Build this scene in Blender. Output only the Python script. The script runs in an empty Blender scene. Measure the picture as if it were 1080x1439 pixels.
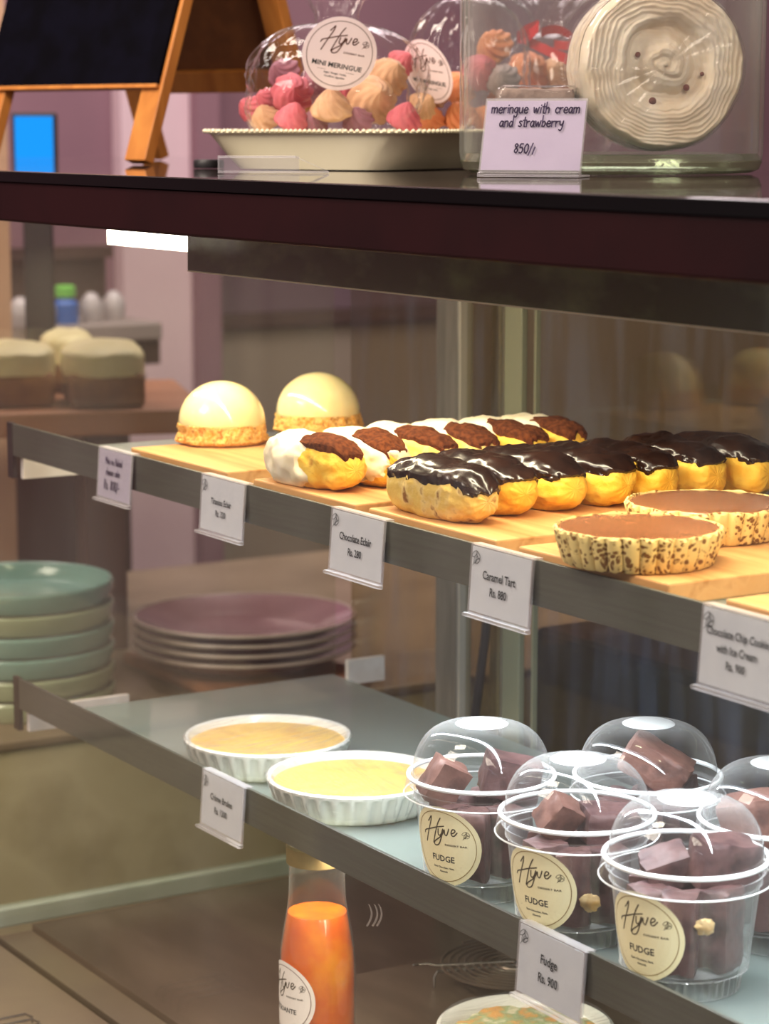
import bpy, bmesh, math, random
from mathutils import Vector, Matrix, noise, Euler
random.seed(7)
S = bpy.context.scene
COL = S.collection
PI = math.pi
# ------------------------------------------------------------------ camera
CAM = Vector((2.0187, -0.8599, 1.2651))
YAW = math.radians(31.74); PITCH = math.atan(541.5/3400); FPX = 3400.0
FH = Vector((-math.cos(YAW), math.sin(YAW), 0)); RT = Vector((math.sin(YAW), math.cos(YAW), 0)); UZ = Vector((0, 0, 1))
FW = FH*math.cos(PITCH) - UZ*math.sin(PITCH); UP = FH*math.sin(PITCH) + UZ*math.cos(PITCH)
cd = bpy.data.cameras.new('camera'); cam = bpy.data.objects.new('camera', cd); COL.objects.link(cam)
m3 = Matrix((RT, UP, -FW)).transposed()
cam.matrix_world = Matrix.Translation(CAM) @ m3.to_4x4()
cd.sensor_fit = 'VERTICAL'; cd.sensor_height = 36.0; cd.lens = 3400/1439*36
cd.clip_start = 0.05
cd.dof.use_dof = True; cd.dof.focus_distance = 1.66; cd.dof.aperture_fstop = 10.0
S.camera = cam
# ------------------------------------------------------------------ view, world, lights
S.view_settings.view_transform = 'Standard'; S.view_settings.look = 'None'
S.view_settings.exposure = 0.08; S.view_settings.gamma = 1.0; S.view_settings.use_curve_mapping = False
S.cycles.transparent_max_bounces = 40; S.cycles.max_bounces = 12
S.cycles.caustics_reflective = False; S.cycles.caustics_refractive = False
S.cycles.sample_clamp_indirect = 6.0
W = bpy.data.worlds.new('world'); S.world = W; W.use_nodes = True
W.node_tree.nodes['Background'].inputs[0].default_value = (0.72, 0.62, 0.62, 1)
W.node_tree.nodes['Background'].inputs[1].default_value = 0.50
def area(name, loc, size, watts, color, rot=(0, 0, 0), spread=180):
    l = bpy.data.lights.new(name, 'AREA'); l.shape = 'RECTANGLE'; l.size, l.size_y = size
    l.energy = watts; l.color = color; l.spread = math.radians(spread)
    o = bpy.data.objects.new(name, l); COL.objects.link(o); o.location = loc; o.rotation_euler = rot
    return o
LED_Y, LED_Z = 0.022, 1.168
area('light_top_led', (0.72, LED_Y+0.012, LED_Z-0.010), (1.40, 0.012), 3.8, (1.0, 0.85, 0.58), (math.radians(14), 0, 0))
area('light_middle_led', (0.84, 0.030, 0.957), (0.98, 0.010), 3.9, (0.86, 0.94, 1.0), (math.radians(12), 0, 0))
area('light_low_led', (0.75, 0.030, 0.724), (0.90, 0.010), 1.1, (1.0, 0.88, 0.72), (math.radians(12), 0, 0))
def aim(o, target): o.rotation_euler = (Vector(target)-Vector(o.location)).to_track_quat('-Z', 'Y').to_euler()
aim(area('light_ceiling_front', (0.35, -2.0, 2.6), (1.0, 1.0), 46, (1.0, 0.86, 0.74)), (0.6, 0.1, 1.0))
aim(area('light_fill_neighbour', (0.35, -0.75, 2.5), (0.5, 0.5), 26, (1.0, 0.88, 0.74)), (-0.30, 0.2, 0.5))  # unseen fill, added to brighten the neighbour's stone front
aim(area('light_fill_side', (2.75, -0.45, 2.6), (0.9, 0.9), 40, (1.0, 0.87, 0.74)), (0.6, 0.1, 1.0))  # unseen fill, added to light the faces turned to the right
area('light_ceiling_back', (-0.9, 1.2, 2.75), (1.2, 1.2), 40, (1.0, 0.88, 0.90))
area('light_ceiling_wall', (-1.6, 0.2, 2.6), (0.6, 0.6), 22, (1.0, 0.86, 0.88))

def ray(px, py): return FW + RT*((px-540)/FPX) - UP*((py-719.5)/FPX)
def onz(px, py, z): r = ray(px, py); return CAM + r*((z-CAM.z)/r.z)
def ony(px, py, y): r = ray(px, py); return CAM + r*((y-CAM.y)/r.y)
def dep(px, py, d): return CAM + ray(px, py)*d
# ------------------------------------------------------------------ materials
def lin(c):
    if isinstance(c, str): c = [int(c[i:i+2], 16)/255 for i in (0, 2, 4)]
    return tuple(((x/12.92) if x <= .04045 else ((x+.055)/1.055)**2.4) for x in c[:3]) + (1,)
def nodes(name):
    m = bpy.data.materials.new(name); m.use_nodes = True
    t = m.node_tree; t.nodes.clear(); o = t.nodes.new('ShaderNodeOutputMaterial')
    return m, t, o
def N(t, kind, **k):
    n = t.nodes.new('ShaderNode'+kind)
    for a, v in k.items(): setattr(n, a, v)
    return n
def noise_tex(t, scale, detail=4, stretch=(1, 1, 1), rot=(0, 0, 0), dist=0.0):
    tc = N(t, 'TexCoord'); mp = N(t, 'Mapping'); mp.inputs['Scale'].default_value = stretch; mp.inputs['Rotation'].default_value = rot
    nz = N(t, 'TexNoise'); nz.inputs['Scale'].default_value = scale; nz.inputs['Detail'].default_value = detail; nz.inputs['Distortion'].default_value = dist
    t.links.new(tc.outputs['Object'], mp.inputs[0]); t.links.new(mp.outputs[0], nz.inputs['Vector'])
    return nz
def mk(name, c, c2=None, scale=30, lo=.4, hi=.62, rough=.5, metal=0, bump=0, bscale=None, stretch=(1, 1, 1), spec=.5, coat=0, sss=0, dist=0, c3=None, trans=0):
    m, t, o = nodes(name); b = N(t, 'BsdfPrincipled'); t.links.new(b.outputs[0], o.inputs[0])
    b.inputs['Roughness'].default_value = rough; b.inputs['Metallic'].default_value = metal
    b.inputs['Specular IOR Level'].default_value = spec; b.inputs['Coat Weight'].default_value = coat; b.inputs['Coat Roughness'].default_value = .08
    b.inputs['Transmission Weight'].default_value = trans
    if sss: b.inputs['Subsurface Weight'].default_value = sss; b.inputs['Subsurface Radius'].default_value = (.012, .008, .004); b.inputs['Subsurface Scale'].default_value = .5
    b.inputs['Base Color'].default_value = lin(c)
    if c2:
        nz = noise_tex(t, scale, 5, stretch, dist=dist); r = N(t, 'ValToRGB'); e = r.color_ramp.elements
        e[0].position = lo; e[0].color = lin(c); e[1].position = hi; e[1].color = lin(c2)
        if c3: k = e.new((lo+hi)/2); k.color = lin(c3)
        t.links.new(nz.outputs[0], r.inputs[0]); t.links.new(r.outputs[0], b.inputs['Base Color'])
    if bump:
        nb = noise_tex(t, bscale or scale, 6, stretch); bp = N(t, 'Bump'); bp.inputs['Strength'].default_value = bump; bp.inputs['Distance'].default_value = .002
        t.links.new(nb.outputs[0], bp.inputs['Height']); t.links.new(bp.outputs[0], b.inputs['Normal'])
    return m
def clear(name, tint=(1, 1, 1), f0=.05, rough=.02, haze=0.0, hazecol='ffffff', edge=0.0, bump=0, bscale=40, stretch=(1, 1, 1), patch=None, power=5.0, rot=(0, 0, 0)):
    """thin clear sheet: transparent + mirror by angle, with an optional milky share (smears, moulded plastic, painted reflection)"""
    m, t, o = nodes(name)
    tr = N(t, 'BsdfTransparent'); tr.inputs[0].default_value = tuple(tint)+(1,)
    gl = N(t, 'BsdfGlossy'); gl.inputs['Roughness'].default_value = rough
    df = N(t, 'BsdfPrincipled'); df.inputs['Base Color'].default_value = lin(hazecol); df.inputs['Roughness'].default_value = .35
    lw = N(t, 'LayerWeight'); lw.inputs[0].default_value = .5
    if bump:
        nb = noise_tex(t, bscale, 4, stretch, rot); bp = N(t, 'Bump'); bp.inputs['Strength'].default_value = bump; bp.inputs['Distance'].default_value = .003
        t.links.new(nb.outputs[0], bp.inputs['Height'])
        for n in (gl, lw): t.links.new(bp.outputs[0], n.inputs['Normal'])
    def math_(op, a, b_):
        n = N(t, 'Math', operation=op)
        for i, x in enumerate((a, b_)):
            if isinstance(x, (int, float)): n.inputs[i].default_value = x
            else: t.links.new(x, n.inputs[i])
        return n.outputs[0]
    p = math_('POWER', lw.outputs['Facing'], power); fr = math_('MULTIPLY_ADD', p, .85); t.nodes[-1].inputs[2].default_value = f0
    mx = N(t, 'MixShader'); t.links.new(fr, mx.inputs[0]); t.links.new(tr.outputs[0], mx.inputs[1]); t.links.new(gl.outputs[0], mx.inputs[2])
    out = mx
    if haze or edge:
        h = math_('MULTIPLY_ADD', math_('POWER', lw.outputs['Facing'], 2.5), edge); t.nodes[-1].inputs[2].default_value = haze
        if patch:
            nz = noise_tex(t, patch[0], 5, patch[1], patch[2] if len(patch) > 2 else (0, 0, 0)); r = N(t, 'ValToRGB')
            r.color_ramp.elements[0].position = .42; r.color_ramp.elements[1].position = .75
            t.links.new(nz.outputs[0], r.inputs[0]); h = math_('MULTIPLY', h, r.outputs[0])
        m2 = N(t, 'MixShader'); t.links.new(h, m2.inputs[0]); t.links.new(mx.outputs[0], m2.inputs[1]); t.links.new(df.outputs[0], m2.inputs[2]); out = m2
    t.links.new(out.outputs[0], o.inputs[0])
    return m
def emit(name, c, s):
    m, t, o = nodes(name); e = N(t, 'Emission'); e.inputs[0].default_value = lin(c); e.inputs[1].default_value = s; t.links.new(e.outputs[0], o.inputs[0]); return m
def crust_mat():
    m, t, o = nodes('chocolate_chip_crust'); b = N(t, 'BsdfPrincipled'); t.links.new(b.outputs[0], o.inputs[0]); b.inputs['Roughness'].default_value = .75
    tc = N(t, 'TexCoord'); nz = N(t, 'TexNoise'); nz.inputs['Scale'].default_value = 60
    ad = N(t, 'VectorMath', operation='MULTIPLY_ADD'); ad.inputs[1].default_value = (.012,)*3
    t.links.new(tc.outputs['Object'], nz.inputs['Vector']); t.links.new(nz.outputs['Color'], ad.inputs[0]); t.links.new(tc.outputs['Object'], ad.inputs[2])
    vo = N(t, 'TexVoronoi'); vo.inputs['Scale'].default_value = 270; t.links.new(ad.outputs[0], vo.inputs['Vector'])
    r = N(t, 'ValToRGB'); e = r.color_ramp.elements; e[0].position = .34; e[0].color = lin('7a5220'); e[1].position = .50; e[1].color = lin('e6cd86')
    t.links.new(vo.outputs['Distance'], r.inputs[0])
    sp = N(t, 'TexNoise'); sp.inputs['Scale'].default_value = 90; t.links.new(tc.outputs['Object'], sp.inputs['Vector'])
    r2 = N(t, 'ValToRGB'); r2.color_ramp.elements[0].position = .53; r2.color_ramp.elements[1].position = .60; t.links.new(sp.outputs[0], r2.inputs[0])
    mx = N(t, 'MixRGB'); mx.inputs[2].default_value = lin('e6cd86'); t.links.new(r2.outputs[0], mx.inputs[0]); t.links.new(r.outputs[0], mx.inputs[1]); t.links.new(mx.outputs[0], b.inputs['Base Color'])
    bp = N(t, 'Bump'); bp.inputs['Strength'].default_value = .5; bp.inputs['Distance'].default_value = .001; t.links.new(sp.outputs[0], bp.inputs['Height']); t.links.new(bp.outputs[0], b.inputs['Normal'])
    return m
def wood(name, a, b, scale=9, along='y', rough=.5, c3=None):
    st = {'x': (.35, 5, 5), 'y': (5, .35, 5), 'z': (5, 5, .35)}[along]
    return mk(name, a, b, scale, .3, .7, rough, bump=.06, stretch=st, dist=1.2, c3=c3)
M = dict(
    strip=mk('brushed_steel_strip', '55564e', '504f49', 40, rough=.45, metal=.2, stretch=(.3, 1, 10)),
    dark_cap=mk('dark_plastic', '2c2526', rough=.5),
    white=mk('white_enamel', 'e6e0dc', 'd5cbc4', 25, rough=.45),
    beam=mk('maroon_lacquer', '22090d', '1c070b', 12, rough=.6, spec=.12),
    black=mk('black_gloss_edge', '050406', rough=.35, spec=.15),
    slab=mk('dark_glass_top', '4a3d3c', '3d3332', 6, rough=.03, spec=.8),
    shield=mk('smoky_olive_shield', '4c4d2c', '7c8854', 14, .45, .75, rough=.18, spec=.7, stretch=(1, 1, 2)),
    shield_edge=mk('lit_glass_edge', 'f3e6c0', rough=.3),  # pale colour stands in for lamp light caught along the glass edge
    steel=mk('grey_steel', '8b8882', '77746f', 20, rough=.38, metal=.45, stretch=(6, 6, .5)),
    steel_light=mk('pale_steel', 'c4beb0', rough=.35, metal=.3),
    green_edge=mk('green_glass_edge', '8b8d76', rough=.3, metal=.1),
    deck=mk('brown_steel_deck', '6a5b4c', '786858', 8, rough=.28, metal=.35, stretch=(1, 3, 1)),
    trough=mk('steel_trough', '8a7a68', '98886f', 6, rough=.30, metal=.4),
    rail=mk('pale_green_rail', 'aeb8a8', '9ca894', 12, rough=.4),
    base=mk('maroon_base_panel', '3b1c20', rough=.5),
    smear=clear('finger_smear', (1, 1, 1), f0=.02, haze=.22, hazecol='d8d0c8'),
    front=clear('front_glass', (.985, .99, .985), f0=.012, haze=.02, patch=(7, (1, 1, .4))),
    side=clear('side_glass', (.95, .96, .91), f0=.03, haze=.02, hazecol='d8d2c8'),
    backglass=clear('back_door_glass', (.80, .77, .66), f0=.03, haze=.13, hazecol='7f8db0', patch=(9, (7, 1, .8), (0, .6, 0)), power=4.5),
    shelfglass=clear('shelf_glass', (.74, .80, .76), f0=.05, haze=.28, hazecol='c6d4d0', rough=.05),  # whitish milky share stands in for lit things reflected in the shelf
    led=emit('led_diffuser', 'fff6e2', 9.0), led_cool=emit('led_cool_diffuser', 'eef4ff', 6.0), led_dim=emit('led_low_diffuser', 'fff0dc', 3.0),
    paper=mk('white_card', 'd9e0e2', 'd2dade', 60, rough=.7), paper_grey=mk('lilac_card', 'ab9bb9', 'a292b2', 40, rough=.7),
    ink=mk('black_ink', '262a2e', rough=.7), ink_blue=mk('violet_pen_ink', '2a1440', rough=.6),
    acrylic=clear('acrylic', (.96, .96, .97), f0=.05, haze=.10, edge=.45, hazecol='f2eef2'),
    board=wood('pale_rubberwood', 'cc955a', 'b27a40', 9, 'x', .55, 'd29e64'),
    easel_wood=wood('pine_frame', 'c8823a', 'a86426', 7, 'z', .5), chalk=mk('black_chalkboard', '030207', '060510', 30, rough=.8, spec=.05),
    hardboard=mk('brown_hardboard', '6e4222', '7c4c28', 40, rough=.8),
    choux=mk('golden_choux', 'f0ba38', 'c88424', 70, .42, .74, .62, bump=.9, bscale=110, c3='f2c84e', sss=.08),
    choux_pale=mk('pale_choux', 'dcb85e', '8a5a26', 80, .50, .70, .65, bump=.9, bscale=110, c3='e2c47c', sss=.08),
    choc=mk('dark_chocolate_icing', '1c0f0b', '2a1710', 30, rough=.24, spec=.6, bump=.08, bscale=50),
    cream=mk('whipped_cream', 'f4e9cf', 'eadbb8', 40, rough=.5, bump=.25, bscale=90, sss=.15),
    cocoa=mk('cocoa_powder', '4c2614', '6b3a1e', 300, rough=1.0, bump=.35, bscale=700, spec=.1),
    mousse=mk('ivory_mousse', 'f6e6ae', 'f3e0a2', 20, rough=.16, coat=.5, sss=.25),
    crumb=mk('biscuit_crumb', 'd89c3e', 'b5752a', 260, .4, .66, .8, bump=.8, bscale=420, c3='eec272'),
    crust=crust_mat(), caramel=mk('milk_caramel', 'a26c48', '955f3e', 14, rough=.18, coat=.4),
    porcelain=mk('white_porcelain', 'ece9e0', rough=.2, coat=.4), custard=mk('yellow_custard', 'f0bf4a', 'e2aa3c', 45, .42, .7, .45, bump=.15, bscale=80),
    film=clear('cling_film', (.99, .99, .99), f0=.04, haze=.015, edge=.13, rough=.07, bump=.6, bscale=36, stretch=(4, .6, 1), power=4, rot=(0, 0, .6)),
    bag=clear('cellophane', (.99, .985, .985), f0=.035, haze=.0, edge=.07, rough=.06, bump=.9, bscale=34),
    cup=clear('clear_cup_plastic', (.965, .965, .97), f0=.05, haze=.02, edge=.40, rough=.03),
    lid=clear('clear_dome_plastic', (.98, .98, .985), f0=.05, haze=.004, edge=.20, rough=.02),
    bead=mk('milky_rim_plastic', 'eef0f0', rough=.25), liptop=clear('dome_flat_plastic', (.9, .9, .9), f0=.16, haze=.45, rough=.12),
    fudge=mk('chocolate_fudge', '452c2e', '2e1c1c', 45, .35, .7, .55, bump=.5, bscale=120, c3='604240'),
    fudge_lit=mk('lit_fudge', '66443c', '442c28', 50, .35, .7, .55, bump=.5, bscale=120, c3='765248'),  # lighter copy of the fudge brown, lamp light put into the colour
    nut=mk('walnut_piece', 'd8bb84', 'b08a4c', 90, rough=.6, bump=.4),
    sticker=mk('cream_sticker', 'efe6bd', 'ebe1b4', 20, rough=.5), sticker_pink=mk('white_sticker', 'f2dfe0', rough=.5), sticker_white=mk('white_bottle_sticker', 'eee7e0', rough=.5),
    gold=mk('gold_print', '8a6a2a', rough=.5), brown_ink=mk('brown_print', '5a2f22', rough=.6), tan_ink=mk('tan_print', '4c4434', rough=.6),
    glass=clear('bottle_glass', (.97, .96, .93), f0=.06, haze=.01, edge=.14, rough=.02, bump=.12, bscale=50),
    sauce=mk('orange_sauce', 'd65600', 'f29a12', 22, .35, .68, .35, bump=.15, bscale=160, coat=.6, c3='e26c02'),
    cork=mk('kraft_cap', '8b7648', '70603a', 50, rough=.6),
    jarglass=clear('jar_glass', (.965, .965, .96), f0=.05, haze=.015, edge=.18, rough=.02, hazecol='e0e6dc'),
    jarbase=clear('thick_green_glass', (.72, .80, .66), f0=.14, haze=.10, hazecol='a9b890', rough=.08, bump=.6, bscale=26, power=3),
    meringue=mk('piped_meringue', 'f2e6d0', 'e6d3b6', 30, rough=.62, bump=.3, bscale=80, sss=.15), berry=mk('strawberry_bit', '7a3420', '5a2a18', 60, rough=.6),
    pink=mk('pink_meringue', 'c8646e', 'b5525e', 60, rough=.7, sss=.1), beige=mk('beige_meringue', 'cba07a', 'b98d68', 60, rough=.7, sss=.1),
    mauve=mk('mauve_meringue', '98626e', '865262', 60, rough=.7, sss=.1), orange=mk('orange_meringue', 'd68a58', 'c87448', 60, rough=.7, sss=.1), grey=mk('grey_meringue', '9c8c88', '8a7b78', 60, rough=.7),
    melamine=mk('ivory_melamine', 'e2dbbe', 'dcd4b4', 10, rough=.3, coat=.3), red=mk('red_satin_ribbon', 'c4101c', 'b00c18', 30, rough=.35),
    wire=mk('dark_wire', '86786a', rough=.35, metal=.7), chrome=mk('bright_wire', 'a8a298', rough=.25, metal=.85),
    food=mk('baked_topping', 'e3a24c', 'f3e3bc', 55, .4, .6, .5, bump=.5, c3='9db07a'),
    mauveplate=mk('mauve_glaze', 'a97f86', '9c7179', 12, rough=.16, coat=.5), plate_edge=mk('pale_rim_glaze', 'cbb6ae', rough=.3),
    teal=mk('teal_glaze', '8fb5ad', '84aaa2', 10, rough=.2, coat=.4), sage=mk('pale_sage_glaze', 'b5bfa0', 'a9b394', 10, rough=.25, coat=.4),
    stone=mk('buff_stone', 'b8a987', 'a0916c', 7, .35, .68, .85, bump=.5, bscale=14, c3='c4b694'),
    counter=mk('brown_countertop', '93806a', '85735e', 9, rough=.4), dark_wood=wood('dark_brown_wood', '5a3a30', '4a2e27', 5, 'z', .5),
    board_pink=wood('reddish_wood', 'b07a5c', '9c6849', 6, 'y', .5), icing=mk('pale_cream_icing', 'e0d4a8', 'cdbf90', 14, rough=.5), brown_cake=mk('cake_crumb', '8a6248', '785240', 40, rough=.8),
    wall=mk('mauve_paint', '87656f', '7d5d68', 2, rough=.8), wallback=mk('grey_brown_paint', '6b5a52', '62524b', 2, rough=.8), column=mk('beige_paint', 'c9a488', rough=.8), lilac=mk('pale_lilac_paint', 'd9bfc4', 'd2b6bd', 3, rough=.7),
    wainscot=mk('taupe_wainscot', '8f8272', '857868', 2, rough=.7),
    floor=mk('brown_floor_tiles', '5c463c', '4f3c34', 3, rough=.35), ceiling=mk('white_ceiling', 'd8d0cc', rough=.9),
    screen=emit('blue_screen', '1e9cff', 1.0), dark=mk('dark_casing', '1b191c', rough=.5), blue=mk('blue_label', '0f5cb4', rough=.4), green=mk('green_cap', '6bc048', rough=.4), grey_pot=mk('grey_pot', 'b5aeb0', rough=.25), shelfgrey=mk('grey_shelf', '8d827e', rough=.6),
    navy=mk('navy_reflection_box', '1c2748', '141d38', 3, rough=.35), panel=mk('plum_board', '604c54', rough=.7), brownpanel=mk('brown_cabinet', '4b3830', '423029', 4, rough=.5), cable=mk('black_rubber', '17171c', rough=.6),
)
# ------------------------------------------------------------------ mesh helpers
class MB:
    def __init__(s): s.v = []; s.f = []; s.m = []
    def add(s, v, f, mi=0, X=None):
        b = len(s.v); s.v += [tuple(X @ Vector(p)) if X else tuple(p) for p in v]
        s.f += [tuple(b+i for i in q) for q in f]; s.m += [mi]*len(f); return s
    def box(s, lo, hi, bev=0.0, mi=0, X=None, seg=2):
        bm = bmesh.new(); bmesh.ops.create_cube(bm, size=1.0)
        for v in bm.verts: v.co = Vector([(lo[i]+hi[i])/2+v.co[i]*(hi[i]-lo[i]) for i in range(3)])
        if bev: bmesh.ops.bevel(bm, geom=bm.edges[:]+bm.verts[:], offset=bev, segments=seg, affect='EDGES', profile=.5)
        bm.verts.index_update(); s.add([v.co[:] for v in bm.verts], [[v.index for v in f.verts] for f in bm.faces], mi, X); bm.free(); return s
    def grid(s, fn, nu, nv, wrapu=False, wrapv=False, mi=0, X=None, keep=None):
        U = nu if wrapu else nu+1; V = nv if wrapv else nv+1
        v = [fn(i/nu, j/nv) for i in range(U) for j in range(V)]; f = []
        for i in range(nu):
            for j in range(nv):
                q = (i*V+j, ((i+1) % U)*V+j, ((i+1) % U)*V+(j+1) % V, i*V+(j+1) % V)
                if keep is None or keep(i/nu, j/nv): f.append(q)
        return s.add(v, f, mi, X)
    def lathe(s, prof, n=48, rf=None, mi=0, X=None, cap0=False, cap1=False):
        k = len(prof); v = []
        for i in range(n):
            a = 2*PI*i/n
            for j, (r, z) in enumerate(prof):
                rr = rf(a, r, z, j) if rf else r; v.append((rr*math.cos(a), rr*math.sin(a), z))
        f = [(i*k+j, ((i+1) % n)*k+j, ((i+1) % n)*k+j+1, i*k+j+1) for i in range(n) for j in range(k-1)]
        if cap0: f.append(tuple(i*k for i in range(n))[::-1])
        if cap1: f.append(tuple(i*k+k-1 for i in range(n)))
        return s.add(v, f, mi, X)
    def tube(s, pts, r, n=8, closed=False, mi=0, X=None):
        pts = [Vector(p) for p in pts]; L = len(pts); v = []; up = None
        for i in range(L):
            t = (pts[(i+1) % L]-pts[i-1]) if closed else (pts[min(i+1, L-1)]-pts[max(i-1, 0)])
            t.normalize()
            if up is None: up = t.orthogonal().normalized()
            up = (up-t*up.dot(t)); up = up.normalized() if up.length > 1e-6 else t.orthogonal().normalized(); w = t.cross(up)
            rr = r(i/(L-1)) if callable(r) else r
            v += [pts[i]+(up*math.cos(2*PI*k/n)+w*math.sin(2*PI*k/n))*rr for k in range(n)]
        f = [(i*n+k, ((i+1) % L)*n+k, ((i+1) % L)*n+(k+1) % n, i*n+(k+1) % n) for i in range(L if closed else L-1) for k in range(n)]
        if not closed: f += [tuple(range(n))[::-1], tuple((L-1)*n+k for k in range(n))]
        return s.add(v, f, mi, X)
    def build(s, name, mats, parent=None, loc=None, smooth=True, ang=40, rot=None, scale=None):
        me = bpy.data.meshes.new(name); me.from_pydata(s.v, [], s.f); me.update()
        for m in (mats if isinstance(mats, (list, tuple)) else [mats]): me.materials.append(M[m] if isinstance(m, str) else m)
        me.polygons.foreach_set('material_index', s.m)
        if smooth:
            me.polygons.foreach_set('use_smooth', [True]*len(s.f))
            if ang < 180: me.set_sharp_from_angle(angle=math.radians(ang))
        o = bpy.data.objects.new(name, me); COL.objects.link(o)
        if parent: o.parent = parent
        if loc is not None: o.location = loc
        if rot is not None: o.rotation_euler = rot
        if scale is not None: o.scale = scale
        return o
def tag(o, label, cat, group=None):
    o['label'] = label; o['category'] = cat
    if group: o['group'] = group
    return o
def thing(name, label, cat, loc=(0, 0, 0), rotz=0, group=None):
    o = bpy.data.objects.new(name, None); COL.objects.link(o); o.location = loc; o.rotation_euler = (0, 0, rotz); o.empty_display_size = .02
    return tag(o, label, cat, group)
def struct(o): o['kind'] = 'structure'; return o
def copy_tree(o, parent=None):
    c = o.copy(); COL.objects.link(c); c.parent = parent
    for ch in [x for x in bpy.data.objects if x.parent == o]: copy_tree(ch, c)
    return c
def fbm(p, sc, seed=0.0): return noise.fractal(Vector(p)*sc+Vector((seed, seed*1.7, seed*.3)), 1.0, 2.0, 4)
# ------------------------------------------------------------------ flat lettering (2-D outlines mapped onto surfaces)
_tc = {}
def text2d(txt, h, x=0, y=0, align='CENTER', sx=1.0):
    """verts/faces of a line of print; h = capital height"""
    if txt not in _tc:
        c = bpy.data.curves.new('print', 'FONT'); c.body = txt; c.size = 1.0; c.align_x = 'LEFT'; c.resolution_u = 2; c.offset = .018
        o = bpy.data.objects.new('print', c); COL.objects.link(o); bpy.context.view_layer.update()
        me = bpy.data.meshes.new_from_object(o.evaluated_get(bpy.context.evaluated_depsgraph_get()))
        _tc[txt] = ([v.co.xy[:] for v in me.vertices], [tuple(p.vertices) for p in me.polygons])
        bpy.data.objects.remove(o); bpy.data.curves.remove(c); bpy.data.meshes.remove(me)
    v, f = _tc[txt]; k = h/0.70; x0 = min(p[0] for p in v); x1 = max(p[0] for p in v); w = (x1-x0)*k*sx
    ox = x-(w/2 if align == 'CENTER' else 0)
    return [(ox+(p[0]-x0)*k*sx, y+p[1]*k) for p in v], f
def smooth_line(pts, n=5):
    if len(pts) < 3: return pts
    out = []
    for i in range(len(pts)-1):
        p0, p1, p2, p3 = pts[max(i-1, 0)], pts[i], pts[i+1], pts[min(i+2, len(pts)-1)]
        for k in range(n):
            t = k/n
            out.append(tuple(.5*((2*p1[a])+(-p0[a]+p2[a])*t+(2*p0[a]-5*p1[a]+4*p2[a]-p3[a])*t*t+(-p0[a]+3*p1[a]-3*p2[a]+p3[a])*t**3) for a in (0, 1)))
    return out+[pts[-1]]
def pen(pts, w, smooth=True):
    p = smooth_line(pts) if smooth else pts; v = []; f = []
    for i in range(len(p)-1):
        (x0, y0), (x1, y1) = p[i], p[i+1]; L = math.hypot(x1-x0, y1-y0) or 1e-9; nx, ny = -(y1-y0)/L*w/2, (x1-x0)/L*w/2; b = len(v)
        v += [(x0+nx, y0+ny), (x0-nx, y0-ny), (x1-nx, y1-ny), (x1+nx, y1+ny)]; f.append((b, b+1, b+2, b+3))
    for (x0, y0) in p:
        b = len(v); v += [(x0+w/2*math.cos(a*PI/3), y0+w/2*math.sin(a*PI/3)) for a in range(6)]; f.append(tuple(range(b, b+6)))
    return v, f
def ring2d(r, w, n=64):
    v = [(rr*math.cos(2*PI*i/n), rr*math.sin(2*PI*i/n)) for i in range(n) for rr in (r-w/2, r+w/2)]
    return v, [(2*i, 2*i+1, 2*((i+1) % n)+1, 2*((i+1) % n)) for i in range(n)]
def xf(vf, s=1, dx=0, dy=0, rot=0, sx=1):
    c, q = math.cos(rot), math.sin(rot); v, f = vf
    return [((x*sx*c-y*q)*s+dx, (x*sx*q+y*c)*s+dy) for x, y in v], f
def leaf_icon(s, x, y, w):
    out = []
    for (cx, cy, a, l) in ((-.25, .3, .6, .42), (.25, .25, -.7, .36), (.2, -.25, .5, .34), (-.1, -.1, 1.2, .40)):
        out.append([(cx+l*math.cos(t)*math.cos(a)-.45*l*math.sin(t)*math.sin(a), cy+l*math.cos(t)*math.sin(a)+.45*l*math.sin(t)*math.cos(a)) for t in [k*2*PI/10 for k in range(11)]])
    out.append([(-.5, -.7), (-.15, -.25), (.0, .1)])
    return [pen([(x+p[0]*s, y+p[1]*s) for p in pl], w) for pl in out]
_LG = [[(430, 262), (470, 232), (492, 216), (470, 262), (400, 350), (350, 415), (320, 457)], [(315, 376), (340, 352), (430, 338), (530, 322), (632, 315)], [(612, 238), (560, 290), (500, 372), (455, 440), (437, 470)],
       [(552, 338), (535, 385), (548, 402), (580, 385), (612, 342), (585, 395), (520, 478), (470, 494), (446, 478), (470, 452), (545, 420), (600, 385)],
       [(600, 385), (628, 350), (622, 390), (640, 405), (668, 372), (685, 345)], [(700, 392), (745, 378), (752, 358), (728, 352), (704, 380), (704, 408), (730, 414), (772, 386)]]
def logo(s, x, y):
    out = []
    for pl in _LG:
        q = []
        for (a, b) in pl:
            u, v = (a-555)/450, (470-b)/385; c, d = math.cos(.20), math.sin(.20); q.append((x+s*(u*c-v*d), y+s*(u*d+v*c)))
        out.append(pen(q, .030*s))
    return out
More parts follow.
